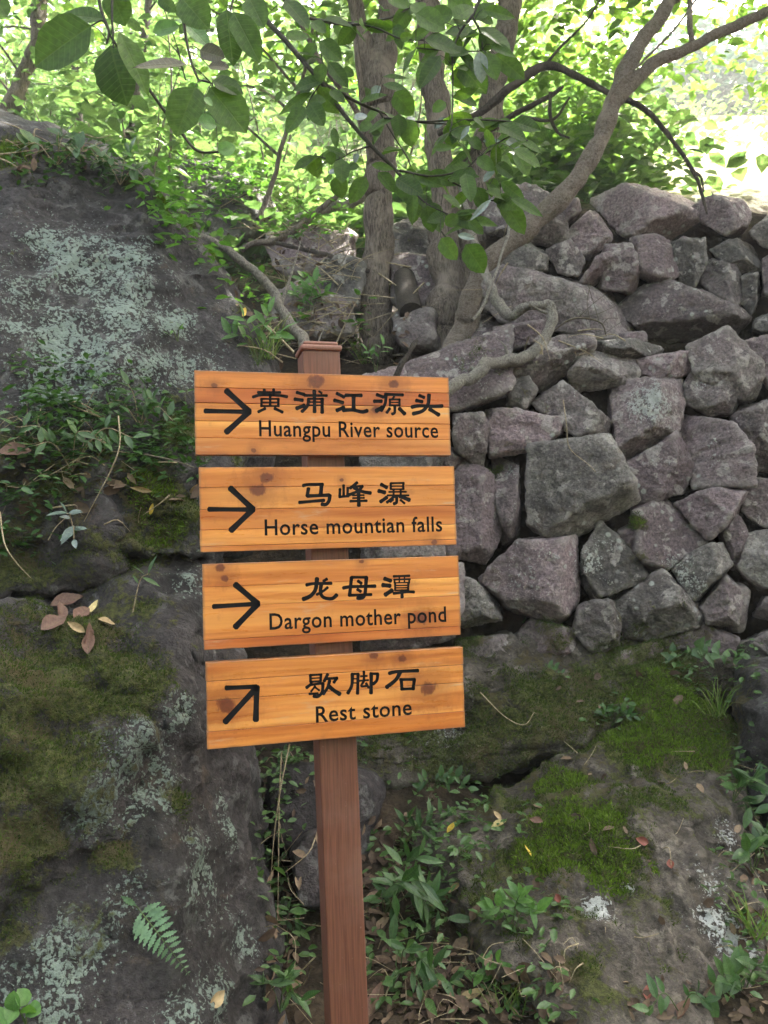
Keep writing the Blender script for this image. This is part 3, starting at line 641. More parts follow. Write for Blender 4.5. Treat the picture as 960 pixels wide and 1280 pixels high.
# ------------------------------------------------------------------ signpost
YAW = 0.2503; SD = np.array([math.cos(YAW), math.sin(YAW), 0]); SN = np.array([math.sin(YAW), -math.cos(YAW), 0]); SZ = np.array([0, 0, 1.0])
SX0, SY0 = -0.1176, 1.8491                      # middle of the board fronts
BW, BH, BT = 0.600, 0.1898, 0.026
def wood_mat(name, knots, seed):
    t = NT(name); tc = t.n('ShaderNodeTexCoord'); M = tc
    tint = t.n('ShaderNodeObjectInfo').outputs['Color']; rnd = t.n('ShaderNodeObjectInfo').outputs['Random']
    pos = tc.outputs['Object']
    sh = t.n('ShaderNodeCombineXYZ', {0: t.math('MULTIPLY', rnd, 9.0), 1: 0.0, 2: t.math('MULTIPLY', rnd, 3.7)})
    sp = t.n('ShaderNodeSeparateXYZ', {0: pos})
    # bend the grain round the knots
    kmask = None; bend = None; kn_noise = t.noise(t.n('ShaderNodeMapping', {'Vector': pos, 'Scale': (1.0, 1, 0.55)}).outputs[0], 60, 5, 0.7)
    for (u, v, r) in knots:
        du = t.math('MULTIPLY', t.math('SUBTRACT', sp.outputs[0], u), 0.8); dv = t.math('SUBTRACT', sp.outputs[2], v)
        d2 = t.math('ADD', t.math('MULTIPLY', du, du), t.math('MULTIPLY', dv, dv))
        dn = t.math('MULTIPLY', t.math('DIVIDE', t.math('SQRT', d2), r), t.math('ADD', 0.0, t.math('MULTIPLY', kn_noise, 2.0)))
        core = t.ramp(dn, 1.25, 0.55)
        bb = t.math('MULTIPLY', t.math('DIVIDE', dv, t.math('ADD', 0.6, t.math('MULTIPLY', dn, dn))), -0.55)
        halo = t.math('MULTIPLY', t.ramp(dn, 4.2, 0.7), 0.42)
        kk = t.math('MAXIMUM', core, halo)
        kmask = kk if kmask is None else t.math('MAXIMUM', kmask, kk)
        bend = bb if bend is None else t.math('ADD', bend, bb)
    zz = sp.outputs[2] if bend is None else t.math('ADD', sp.outputs[2], bend)
    q = t.n('ShaderNodeCombineXYZ', {0: t.math('MULTIPLY', sp.outputs[0], 0.055), 1: t.math('MULTIPLY', sp.outputs[1], 0.5), 2: zz})
    q = t.n('ShaderNodeVectorMath', {0: q, 1: sh}, operation='ADD').outputs[0]
    g1 = t.noise(q, 60, 5, 0.6, 0.5); g2 = t.noise(q, 340, 4, 0.65); g3 = t.noise(q, 20, 3, 0.5, 0.8)
    col = t.mix(t.ramp(g1, 0.25, 0.75), (0.37, 0.108, 0.021), (0.61, 0.225, 0.053))
    col = t.mix(t.ramp(g3, 0.48, 0.66, 0, 0.7), col, (0.68, 0.31, 0.085))
    col = t.mix(t.ramp(t.noise(q, 11, 4, 0.6, 1.0), 0.54, 0.68, 0, 0.55), col, (0.40, 0.105, 0.022))
    col = t.mix(t.ramp(g2, 0.55, 0.78, 0, 0.28), col, (0.25, 0.075, 0.018))
    col = t.mix(1.0, col, tint, 'MULTIPLY')
    # weathering: bare grey streaks and grime
    ed = t.noise(t.n('ShaderNodeMapping', {'Vector': pos, 'Scale': (0.35, 1, 2.6)}).outputs[0], 16, 6, 0.7)
    col = t.mix(t.ramp(ed, 0.58, 0.72, 0, 0.55), col, (0.44, 0.30, 0.19))
    col = t.mix(t.ramp(t.noise(pos, 9, 6, 0.7), 0.58, 0.76, 0, 0.45), col, (0.17, 0.060, 0.02))
    az = t.math('ABSOLUTE', sp.outputs[2]); ax = t.math('ABSOLUTE', sp.outputs[0])
    rim = t.math('MAXIMUM', t.ramp(az, 0.089, 0.0948), t.ramp(ax, 0.294, 0.2995))
    col = t.mix(t.math('MULTIPLY', rim, t.ramp(t.noise(pos, 30, 4), 0.35, 0.6, 0.15, 0.65)), col, (0.15, 0.085, 0.05))
    if kmask is not None: col = t.mix(t.math('MULTIPLY', kmask, 0.92), col, t.mix(t.noise(pos, 120, 3), (0.035, 0.007, 0.006), (0.16, 0.030, 0.014)))
    nb = t.bump(t.math('ADD', g1, t.math('MULTIPLY', g2, 0.5)), 0.22, 0.0015)
    return t.done(t.bsdf(col, t.ramp(ed, 0.35, 0.75, 0.26, 0.6), nb, 0.45))
def dark_paint():
    t = NT('carved_paint'); pos = t.n('ShaderNodeNewGeometry').outputs['Position']; n1 = t.noise(pos, 180, 4)
    return t.done(t.bsdf(t.mix(n1, (0.004, 0.004, 0.005), (0.012, 0.011, 0.014)), 0.65, t.bump(n1, 0.4, 0.001), 0.12))
M_PAINT = dark_paint()
def post_mat(name, a, b):
    t = NT(name); pos = t.n('ShaderNodeNewGeometry').outputs['Position']
    mp = t.n('ShaderNodeMapping', {'Vector': pos, 'Scale': (1, 1, 0.03)}).outputs[0]
    n1 = t.noise(mp, 240, 5, 0.6, 0.4); n2 = t.noise(pos, 7, 5, 0.6); n3 = t.noise(mp, 900, 2, 0.5)
    col = t.mix(t.ramp(n1, 0.3, 0.7), a, b)
    col = t.mix(t.ramp(n2, 0.45, 0.75, 0, 0.35), col, (0.20, 0.11, 0.085))
    col = t.mix(t.ramp(t.noise(pos, 60, 5, 0.7), 0.64, 0.76, 0, 0.5), col, (0.30, 0.22, 0.18))
    return t.done(t.bsdf(col, 0.55, t.bump(t.math('ADD', n1, t.math('MULTIPLY', n3, 0.4)), 0.35, 0.0016), 0.4))
M_POST = post_mat('painted_post', (0.090, 0.030, 0.018), (0.150, 0.056, 0.034))
M_CAP = post_mat('painted_cap', (0.17, 0.065, 0.048), (0.22, 0.092, 0.070))

def bevel_box(name, sx, sy, sz, mat, parent, center, bev=0.003, rot=YAW, seg=2):
    bm = bmesh.new(); bmesh.ops.create_cube(bm, size=1.0)
    bmesh.ops.scale(bm, vec=(sx, sy, sz), verts=bm.verts)
    bmesh.ops.bevel(bm, geom=list(bm.edges), offset=bev, segments=seg, affect='EDGES', profile=0.5)
    me = bpy.data.meshes.new(name); bm.to_mesh(me); bm.free(); me.materials.append(mat)
    o = link(name, me, parent); o.location = Vector(center)-Vector(base_of(parent)); o.rotation_euler = (0, 0, rot)
    return o
SIGN = thing('signpost', 'brown signpost carrying four orange wooden direction boards', 'signpost', (SX0, SY0, 0.02))
PW = 0.089
pc = P_plane(407, 577, (SX0, SY0, 0), SN); pc_u = float(np.dot(pc-np.array([SX0, SY0, 0]), SD))
pback = -SN*(BT+0.001+PW/2)
def post_c(u, z): return np.array([SX0, SY0, 0]) + SD*u + pback + SZ*z
# top of the post from the cap in the picture
ztop = P_plane(400, 441, (SX0, SY0, 0), SN)[2]+0.012
u_top = 0.0
def u_at(px, py): return float(np.dot(P_plane(px, py, post_c(0, 1.5)-SN*0+SN*PW/2, SN)-np.array([SX0, SY0, 0]), SD))
u0 = 0.5*(u_at(383, 577)+u_at(433, 577)); u1 = 0.5*(u_at(416, 1100)+u_at(456, 1100)); u2 = 0.5*(u_at(378, 455)+u_at(426, 455))
pu = (u0+u1+u2)/3
print('post u', u0, u1, u2)
lean = (u1-u2)/1.0; dzz = (P_plane(402, 455, (SX0, SY0, 0), SN)[2]-P_plane(436, 1100, (SX0, SY0, 0), SN)[2]); lean = 0.62*(u1-u2)/dzz; pu = u2
hgt = ztop-0.02
post = bevel_box('post', PW, PW, hgt, M_POST, SIGN, post_c(pu+lean*hgt/2, (ztop+0.02)/2), 0.0035)
for v in post.data.vertices: v.co.x -= lean*v.co.z
cap = bevel_box('cap', PW+0.010, PW+0.010, 0.014, M_CAP, SIGN, post_c(pu, ztop+0.0072), 0.0055, seg=3)
cap2 = bevel_box('cap_crown', PW-0.006, PW-0.006, 0.010, M_CAP, SIGN, post_c(pu, ztop+0.0190), 0.0045, seg=3)

def stroke_poly(pts, w):
    """outline of a brush stroke: polyline widened, with rounded swelling ends"""
    pts = [np.array(p, float) for p in pts]
    # resample
    L = [0]
    for a, b in zip(pts, pts[1:]): L.append(L[-1]+np.linalg.norm(b-a))
    tot = L[-1]; n = max(2, len(pts)*3 if len(pts) > 2 else 5)
    ts = np.linspace(0, 1, n); P2 = np.array([[np.interp(s*tot, L, [p[k] for p in pts]) for k in (0, 1)] for s in ts])
    if len(pts) > 2:
        for _ in range(2): P2[1:-1] = 0.25*P2[:-2]+0.5*P2[1:-1]+0.25*P2[2:]
    T = np.gradient(P2, axis=0); T /= np.linalg.norm(T, axis=1, keepdims=True)+1e-9
    Nn = np.stack([-T[:, 1], T[:, 0]], -1)
    wid = w/2*(0.94+0.16*np.abs(2*ts-1)**2 - 0.0)
    Lp = P2+Nn*wid[:, None]; Rp = P2-Nn*wid[:, None]
    ca = P2[0]-T[0]*w*0.30; cb = P2[-1]+T[-1]*w*0.30
    e1 = [ca+Nn[0]*w*0.28, ca-Nn[0]*w*0.28]; e2 = [cb-Nn[-1]*w*0.28, cb+Nn[-1]*w*0.28]
    left = [e1[0]]+list(Lp)+[e2[1]]; right = [e1[1]]+list(Rp)+[e2[0]]
    return left, right
CH = {}
Z1 = (310, 478, 7.385); Z2 = (410, 480, 6.4); Z3 = (365, 595, 6.194); Z4 = (370, 710, 6.194); Z5 = (375, 825, 6.194)
B1 = [(Z1, [
 ([(90,92),(300,92)],20),([(150,65),(150,115)],22),([(237,62),(237,115)],22),([(45,135),(100,114),(300,120),(362,133)],22),([(205,115),(205,215)],20),([(125,150),(125,222)],20),([(280,150),(280,222)],20),
 ([(125,152),(285,152)],15),([(125,184),(285,184)],13),([(125,218),(285,218)],16),([(160,240),(95,272)],22),([(245,240),(320,275)],23)]),
 (Z1, [([(450,92),(520,112)],25),([(430,155),(505,165)],27),([(448,240),(522,212)],30),([(520,120),(730,122)],20),([(612,75),(615,275)],27),([(655,82),(682,100)],17),([(562,150),(552,220),(497,270)],25),([(560,152),(685,152)],16),([(685,150),(685,280)],27),([(560,182),(690,182)],13),([(560,212),(690,212)],13)]),
 (Z2, [([(70,75),(130,105)],22),([(50,130),(120,150)],24),([(70,212),(128,186)],25),([(140,90),(270,92)],22),([(205,92),(205,205)],26),([(120,210),(200,205),(280,228),(315,212)],24)]),
 (Z2, [([(390,85),(445,105)],22),([(368,138),(430,138)],23),([(385,215),(440,185)],27),([(455,82),(600,88)],20),([(465,85),(460,160),(425,215)],21),([(530,100),(515,120)],14),([(493,124),(575,124)],14),([(495,122),(495,172)],15),([(572,122),(572,172)],15),([(495,147),(570,147)],10),([(495,170),(575,170)],13),([(535,175),(535,235),(512,240)],19),([(495,195),(470,230)],19),([(570,195),(615,240)],25)]),
 (Z2, [([(730,92),(770,108)],21),([(705,132),(755,142)],23),([(808,85),(805,165),(760,220),(680,238)],24),([(670,185),(720,172),(850,180),(915,176)],23),([(812,200),(888,248)],25)])]
B2 = [(Z3, [([(85,75),(110,65),(240,65)],20),([(230,65),(222,145)],25),([(128,95),(118,155)],23),([(118,155),(290,148)],22),([(292,148),(290,190),(265,225),(230,218)],23),([(55,205),(250,188)],20)]),
 (Z3, [([(400,70),(400,155)],17),([(372,100),(370,158)],18),([(432,90),(430,150)],17),([(365,162),(440,155)],16),([(505,50),(450,95)],19),([(470,82),(550,78)],16),([(545,78),(520,115),(445,145)],19),([(480,90),(540,122),(610,132)],22),([(468,150),(558,148)],12),([(470,171),(560,169)],12),([(450,195),(580,192)],16),([(515,130),(518,230)],23)]),
 (Z3, [([(690,65),(735,90)],23),([(670,115),(720,128)],25),([(685,200),(735,165)],23),([(765,56),(868,54)],13),([(765,55),(765,103)],15),([(862,55),(862,103)],15),([(765,79),(862,78)],9),([(765,102),(862,102)],11),([(750,123),(885,122)],12),([(787,105),(787,150)],14),([(842,105),(842,150)],14),([(738,150),(905,150)],12),([(810,150),(812,210),(788,215)],20),([(790,160),(735,205)],18),([(835,155),(910,186)],25),([(785,182),(762,202)],13),([(840,185),(872,212)],15)])]
B3 = [(Z4, [([(80,132),(100,122),(275,118)],20),([(163,80),(155,170),(115,220),(55,242)],26),([(246,150),(208,182),(160,206)],17),([(196,124),(186,192),(208,232),(285,242),(316,207)],23),([(212,102),(240,85)],19)]),
 (Z4, [([(430,72),(550,72)],18),([(430,72),(415,215)],22),([(545,72),(535,215),(515,240),(475,232)],23),([(365,155),(400,145),(580,141),(615,140)],21),([(410,212),(585,205)],18),([(480,100),(507,120)],20),([(475,165),(502,182)],20)]),
 (Z4, [([(685,82),(735,100)],25),([(670,132),(730,138)],27),([(690,208),(745,172)],27),([(755,65),(880,60)],15),([(758,90),(885,87)],12),([(762,88),(764,116)],13),([(878,86),(876,116)],13),([(760,115),(880,112)],9),([(800,65),(800,112)],10),([(840,65),(840,112)],10),([(768,136),(870,135)],9),([(768,120),(768,174)],14),([(870,120),(868,174)],14),([(768,154),(868,153)],9),([(768,173),(868,171)],11),([(755,197),(880,182),(915,186)],18),([(820,172),(822,228)],21)])]
B4 = [(Z5, [([(78,118),(168,112)],15),([(80,118),(82,170)],17),([(162,112),(160,166)],17),([(80,143),(160,138)],10),([(82,169),(160,165)],14),([(92,182),(50,215)],20),([(85,192),(180,180)],16),([(178,182),(175,250),(140,290),(105,280)],20),([(118,202),(85,245)],13),([(118,212),(150,236)],13),([(72,262),(140,260)],16),([(215,110),(187,165)],20),([(205,145),(290,140)],18),([(287,140),(262,175)],19),([(230,160),(215,215),(180,265)],20),([(225,205),(260,235),(310,265)],26)]),
 (Z5, [([(405,110),(405,200),(370,258)],21),([(400,108),(455,108)],16),([(450,108),(446,262)],20),([(405,146),(448,146)],10),([(405,178),(448,178)],10),([(470,126),(520,123)],13),([(495,88),(495,155)],16),([(462,161),(530,156)],13),([(495,165),(465,208),(522,200)],15),([(512,180),(532,215)],16),([(545,105),(605,108)],18),([(552,105),(550,258)],23),([(602,108),(598,160),(565,187)],20)]),
 (Z5, [([(690,104),(705,92),(915,82)],22),([(775,95),(750,150),(670,212)],25),([(775,152),(890,150)],19),([(784,150),(790,230)],21),([(885,150),(876,228)],21),([(790,226),(885,222)],18)])]
ZA = (230, 410, 2.595); ZB = (230, 680, 2.595)
ARW = [(ZA, [([(68,269),(208,272)],12),([(137,203),(212,271)],15),([(212,271),(137,338)],15)]),
       (ZA, [([(80,588),(222,589)],12),([(150,519),(224,588)],15),([(224,588),(152,657)],15)]),
       (ZB, [([(95,203),(238,194)],12),([(166,131),(240,194)],15),([(240,194),(166,270)],15)]),
       (ZB, [([(133,578),(232,470)],15),([(136,467),(236,463)],12),([(236,463),(233,572)],15)])]
TXT = [('Huangpu River source', (324, 545), (548, 547), 28.5), ('Horse mountian falls', (331, 669), (553, 664), 28), ('Dargon mother pond', (337, 787), (558, 777), 28.5), ('Rest stone', (395, 903), (515, 893), 28)]
BOARDS = [  # centre z, slide, roll, plank cuts (0 top .. 1 bottom), plank tints, knots in picture px
 (1.8610, -0.0078, -0.0020, [0, .20, .385, .60, .80, 1], [(1, .93, .88), (.74, .50, .45), (1.0, 1.0, 1.0), (1.08, 1.10, 1.08), (.86, .80, .84)], [(395,477,8),(492,480,5),(268,482,3),(317,563,2.5),(470,512,4)]),
 (1.6445, -0.0009, 0.0017, [0, .24, .50, .74, .93, 1], [(1.02, 1.02, 1.0), (.92, .88, .85), (.80, .66, .58), (1.08, 1.12, 1.1), (.92, .84, .78)], [(334,597,6),(322,613,6.5),(427,600,2),(543,678,3)]),
 (1.4287, 0.0027, 0.0013, [0, .27, .50, .885, 1], [(.98, .92, .88), (1.08, 1.12, 1.12), (.92, .84, .78), (.72, .50, .44)], [(275,710,4.5),(281,723,3.5),(527,773,6),(452,702,2.5)]),
 (1.2111, 0.0061, -0.0010, [0, .22, .44, .80, 1], [(.92, .86, .80), (1.06, 1.08, 1.05), (1.0, .98, .95), (.92, .82, .72)], [(283,882,8.5),(535,860,8),(467,820,4),(503,823,4)])]
BLAB = ['top sign board reading Huangpu River source', 'second sign board reading Horse mountian falls', 'third sign board reading Dargon mother pond', 'bottom sign board reading Rest stone with diagonal arrow']
def strokes_mesh(sts, tob, y0, y1, wk=1.0):
    """closed prisms from stroke outlines; board coordinates: x right, z up, y depth"""
    V = []; F = []
    for (ox, oy, k), lst in sts:
        for i, (pts, wd) in enumerate(lst):
            l, r = stroke_poly(pts, wd*wk*1.27)
            n = len(l); b = len(V); dy = 0.00002*(len(V) % 7)
            for yy in (y0+dy, y1):
                for a in (l, r):
                    for q in a:
                        u, v = tob(ox+q[0]/k, oy+q[1]/k); V.append((u, yy, v))
            A = lambda s, side, j: b+s*2*n+side*n+j
            for j in range(n-1):
                F.append((A(0,0,j), A(0,0,j+1), A(0,1,j+1), A(0,1,j)))
                F.append((A(1,0,j), A(1,1,j), A(1,1,j+1), A(1,0,j+1)))
                F.append((A(0,0,j), A(1,0,j), A(1,0,j+1), A(0,0,j+1)))
                F.append((A(0,1,j), A(0,1,j+1), A(1,1,j+1), A(1,1,j)))
            F.append((A(0,0,0), A(0,1,0), A(1,1,0), A(1,0,0)))
            F.append((A(0,0,n-1), A(1,0,n-1), A(1,1,n-1), A(0,1,n-1)))
    return V, F
def py_mesh(name, V, F, mat):
    me = bpy.data.meshes.new(name); me.from_pydata(V, [], F); me.update(); me.materials.append(mat)
    bm = bmesh.new(); bm.from_mesh(me); bmesh.ops.recalc_face_normals(bm, faces=bm.faces); bm.to_mesh(me); bm.free()
    return me
CUT = 0.0032
def text_mesh(txt, u0_, u1_, v0_, v1_, capsize, y0, y1, off):
    cu = bpy.data.curves.new('lettering', 'FONT'); cu.body = txt; cu.size = 1.0; cu.extrude = 0.5; cu.offset = off; cu.resolution_u = 3; cu.space_character = 1.06
    o = bpy.data.objects.new('tmp_text', cu); COL.objects.link(o)
    dg = bpy.context.evaluated_depsgraph_get(); me = bpy.data.meshes.new_from_object(o.evaluated_get(dg)); bpy.data.objects.remove(o)
    V = np.array([v.co[:] for v in me.vertices]); F = [tuple(p.vertices) for p in me.polygons]; bpy.data.meshes.remove(me)
    x0_, x1_ = V[:, 0].min(), V[:, 0].max()
    s = (V[:, 0]-x0_)/(x1_-x0_)
    u = u0_+(u1_-u0_)*s; v = v0_+(v1_-v0_)*s + V[:, 1]*capsize
    y = np.where(V[:, 2] > 0, y0, y1)
    return list(map(tuple, np.stack([u, y, v], -1))), F
def weld(me):
    bm = bmesh.new(); bm.from_mesh(me); bmesh.ops.remove_doubles(bm, verts=bm.verts, dist=1e-6); bmesh.ops.recalc_face_normals(bm, faces=bm.faces); bm.to_mesh(me); bm.free()
for bi, (zc, slide, roll, cuts, tints, knots) in enumerate(BOARDS):
    c = np.array([SX0, SY0, zc]) + SD*slide
    A = math.cos(roll)*SD+math.sin(roll)*SZ; Bv = -math.sin(roll)*SD+math.cos(roll)*SZ
    def tob(px, py):
        p = P_plane(px, py, c, SN); return float(np.dot(p-c, A)), float(np.dot(p-c, Bv))
    bd = bpy.data.objects.new('sign_board', None); COL.objects.link(bd); bd.parent = SIGN; bd.empty_display_size = 0.05
    # board axes: x along the board, y into the board, z up
    Mw = Matrix(((A[0], -SN[0], Bv[0], c[0]), (A[1], -SN[1], Bv[1], c[1]), (A[2], -SN[2], Bv[2], c[2]), (0, 0, 0, 1)))
    bd.matrix_basis = Matrix.Translation(-Vector(SIGN.location)) @ Mw
    bd['label'] = BLAB[bi]
    kn = [(*tob(x, y), r*1.3*1.85/1000) for x, y, r in knots]
    mw = wood_mat('varnished_pine', kn, bi)
    sts = [B1, B2, B3, B4][bi]+[ARW[bi]]
    V, F = strokes_mesh(sts, tob, -0.004, CUT)
    txt, p0, p1, sz = TXT[bi]; a0 = tob(*p0); a1 = tob(*p1); capz = sz*1.83/1000
    V2, F2 = text_mesh(txt, a0[0], a1[0], a0[1], a1[1], capz, -0.004, CUT, 0.0155)
    cut = bpy.data.objects.new('cutter', py_mesh('cutter', V, F, M_PAINT)); COL.objects.link(cut); cut.matrix_world = Mw
    me2 = py_mesh('cutter_text', V2, F2, M_PAINT); weld(me2)
    cut2 = bpy.data.objects.new('cutter_text', me2); COL.objects.link(cut2); cut2.matrix_world = Mw
    rs = random.Random(bi+4)
    for k in range(len(tints)):
        z1 = BH/2-cuts[k]*BH; z0 = BH/2-cuts[k+1]*BH
        g0 = rs.choice([0.0003, 0.0009])
        bm = bmesh.new(); bmesh.ops.create_cube(bm, size=1.0)
        wl = BW/2+rs.uniform(-.0006, .0006)
        for v in bm.verts:
            v.co = Vector((v.co.x*2*wl, v.co.y*BT+BT/2+rs.uniform(-.00005, .00005)+k*0.00012, (z1-g0/2) if v.co.z > 0 else (z0+g0/2)))
        bmesh.ops.bevel(bm, geom=list(bm.edges), offset=0.0009, segments=1, affect='EDGES')
        me = bpy.data.meshes.new('plank'); bm.to_mesh(me); bm.free(); me.materials.append(mw); me.materials.append(M_PAINT)
        o = link('plank', me); o.matrix_world = Mw
        for cc, sf in ((cut, True), (cut2, True)):
            md = o.modifiers.new('carve', 'BOOLEAN'); md.operation = 'DIFFERENCE'; md.object = cc; md.solver = 'EXACT'; md.use_self = sf
            md.material_mode = 'TRANSFER'
        dg = bpy.context.evaluated_depsgraph_get(); nm = bpy.data.meshes.new_from_object(o.evaluated_get(dg))
        if len(nm.polygons) > 4: o.modifiers.clear(); o.data = nm
        else: o.modifiers.clear()
        nm.name = 'plank'
        o.parent = bd; o.matrix_basis = Matrix.Identity(4)
        o.color = (*tints[k], 1)
    bpy.data.objects.remove(cut); bpy.data.objects.remove(cut2)
    for ch in [B1, B2, B3, B4][bi]:
        V, F = strokes_mesh([ch], tob, CUT-0.0004, CUT+0.001, 0.96)
        link('character', py_mesh('character', V, F, M_PAINT), bd)
    V, F = strokes_mesh([ARW[bi]], tob, CUT-0.0004, CUT+0.001, 0.96)
    link('arrow', py_mesh('arrow', V, F, M_PAINT), bd)
    V, F = text_mesh(txt, a0[0], a1[0], a0[1], a1[1], capz, CUT-0.0004, CUT+0.001, 0.0135)
    link('lettering', py_mesh('lettering', V, F, M_PAINT), bd)
# ------------------------------------------------------------------ tubes, leaves
def smooth_path(pts, n=6):
    """Catmull-Rom through pts (last column may be a radius)"""
    p = np.array(pts, float)
    if len(p) < 3: return p
    q = np.vstack([2*p[0]-p[1], p, 2*p[-1]-p[-2]]); out = []
    for i in range(1, len(q)-2):
        for t in np.linspace(0, 1, n, endpoint=False):
            a, b, c_, d = q[i-1], q[i], q[i+1], q[i+2]
            out.append(0.5*((2*b)+(c_-a)*t+(2*a-5*b+4*c_-d)*t*t+(3*b-3*c_+d-a)*t**3))
    out.append(p[-1]); return np.array(out)
def tube(path, rad, seg=8, rough=0.0, seed=0, cap=True):
    path = np.asarray(path, float); rad = np.broadcast_to(np.asarray(rad, float), (len(path),)) if np.ndim(rad) == 0 else np.asarray(rad, float)
    T = np.gradient(path, axis=0); T /= np.linalg.norm(T, axis=1, keepdims=True)+1e-12
    ref = np.array([0.3, 1.0, 0.1]); X = np.cross(T, ref); X /= np.linalg.norm(X, axis=1, keepdims=True)+1e-12; Yv = np.cross(T, X)
    an = np.linspace(0, 2*math.pi, seg, endpoint=False)
    V = (path[:, None, :] + rad[:, None, None]*(np.cos(an)[None, :, None]*X[:, None, :]+np.sin(an)[None, :, None]*Yv[:, None, :]))
    V = V.reshape(-1, 3)
    if rough:
        C = np.repeat(path, seg, axis=0); D = V-C
        V = C + D*(1+rough*fbm(V*np.array([14, 14, 5.0])+seed*3.1, 3, seed))[:, None]
    n = len(path); F = []
    i, j = np.meshgrid(np.arange(n-1), np.arange(seg), indexing='ij'); i = i.ravel(); j = j.ravel(); j2 = (j+1) % seg
    F = np.stack([i*seg+j, i*seg+j2, (i+1)*seg+j2, (i+1)*seg+j], -1)
    if cap:
        V = np.vstack([V, path[0], path[-1]]); a, b = n*seg, n*seg+1
        js = np.arange(seg); k = (js+1) % seg
        F = np.vstack([F, np.stack([np.full(seg, a), k, js, np.full(seg, a)], -1)[:, [0, 1, 2, 2]], np.stack([np.full(seg, b), (n-1)*seg+js, (n-1)*seg+k, (n-1)*seg+k], -1)])
    return V, F
def fixq(F):   # quads with a doubled corner become triangles
    return F
def tube_mesh_add(mb, path, rad, seg=6, rough=0.0, seed=0):
    V, F = tube(path, rad, seg, rough, seed, cap=False); mb.add(V, F)
def px_path(lst):
    """[(px,py,Y,width_px)] -> smooth 3D path and radii"""
    rows = []
    for x, y, Y, wd in lst:
        p = P(x, y, Y); rows.append((*p, wd/2*Y/1000))
    s = smooth_path(rows, 7); return s[:, :3], np.maximum(s[:, 3], 0.0006)

PROFILE = {'ovate': [0, .62, .92, 1.0, .93, .74, .42, 0], 'lance': [0, .5, .85, 1.0, .9, .68, .36, 0], 'round': [0, .75, 1.0, 1.0, .98, .85, .55, 0], 'drop': [0, .9, 1.0, .85, .65, .42, .2, 0]}
_lm = {}
def leaf_mesh(profile, aspect, fold=0.12, bend=0.10, mat=None, wavy=0.0, key=0, teeth=0.0):
    """unit leaf: base at the origin, tip at +y, face +z"""
    k = (profile, aspect, fold, bend, mat.name, wavy, key, teeth)
    if k in _lm: return _lm[k]
    pr = PROFILE[profile]; n = 14
    ys = np.linspace(0, 1, n); ws = np.interp(ys, np.linspace(0, 1, len(pr)), pr)*aspect/2
    rs = np.random.default_rng(key+5)
    V = []; F = []
    for i, (y, wd) in enumerate(zip(ys, ws)):
        tz = 1+teeth*((i % 2)*2-1)
        for s, f in ((-1, 1.0), (-0.5, 0.5), (0, 0), (0.5, 0.5), (1, 1.0)):
            x = s*wd*(tz if abs(s) == 1 else 1)*rs.uniform(0.97, 1.03)
            z = abs(x)*fold*2 - bend*(y**2) + wavy*math.sin(y*9+s*3+key)*abs(s)*aspect
            V.append((x, y, z))
    for i in range(n-1):
        for j in range(4):
            a = i*5+j; F.append((a, a+1, a+6, a+5))
    _lm[k] = mesh_np('leaf', V, F, mat, True); return _lm[k]
def leaf_matrix(base, tip, normal):
    y = np.asarray(tip)-np.asarray(base); L = np.linalg.norm(y); y = y/L
    x = np.cross(y, normal); x /= np.linalg.norm(x)+1e-9; z = np.cross(x, y)
    return Matrix(((x[0]*L, y[0]*L, z[0]*L, base[0]), (x[1]*L, y[1]*L, z[1]*L, base[1]), (x[2]*L, y[2]*L, z[2]*L, base[2]), (0, 0, 0, 1)))
def put_leaf(parent, me, base, tip, normal, name='leaf'):
    o = link(name, me, parent); b = base_of(parent)
    o.matrix_basis = leaf_matrix(np.asarray(base)-b, np.asarray(tip)-b, np.asarray(normal)); return o

def leaf_cloud(C, A, N, L, W):
    """many small two-sided leaves: base C, axis A, normal N, length L, width W (arrays) -> quads"""
    A = A/(np.linalg.norm(A, axis=1, keepdims=True)+1e-9); X = np.cross(A, N); X /= np.linalg.norm(X, axis=1, keepdims=True)+1e-9; Z = np.cross(X, A)
    L = L[:, None]; W = W[:, None]
    f = 0.12
    v0 = C; v3 = C+A*L - Z*L*0.08
    l1 = C+A*L*0.30-X*W*0.46+Z*W*f; l2 = C+A*L*0.68-X*W*0.40+Z*W*f; r1 = C+A*L*0.30+X*W*0.46+Z*W*f; r2 = C+A*L*0.68+X*W*0.40+Z*W*f
    V = np.stack([v0, l1, l2, v3, r2, r1], 1).reshape(-1, 3)
    b = np.arange(len(C))[:, None]*6
    F = np.concatenate([b+np.array([[0, 5, 4, 3]]), b+np.array([[0, 3, 2, 1]])], 0)
    return V, F
def unit(v): return v/(np.linalg.norm(v, axis=-1, keepdims=True)+1e-9)
def sprays(centres, n_per, spread, size, rng, flat=0.35, droop=0.25, aspect=0.55):
    """clumps of leaves round each centre, set along short twigs"""
    k = len(centres); C = np.repeat(centres, n_per, 0)
    off = rng.normal(size=(k*n_per, 3))*spread; off[:, 2] *= flat
    tw = unit(rng.normal(size=(k, 3))*np.array([1, 1, 0.4])); t = rng.uniform(-1, 1, (k*n_per, 1))
    C = C + off*0.6 + np.repeat(tw, n_per, 0)*t*spread*1.4
    az = rng.uniform(0, 2*math.pi, k*n_per); A = np.stack([np.cos(az), np.sin(az), rng.normal(-droop, 0.3, k*n_per)], -1)
    N = np.stack([rng.normal(0, .42, k*n_per), rng.normal(-0.1, .42, k*n_per), np.ones(k*n_per)], -1)
    L = size*rng.uniform(0.6, 1.25, k*n_per); W = L*aspect*rng.uniform(.85, 1.15, k*n_per)
    return leaf_cloud(C, A, N, L, W)

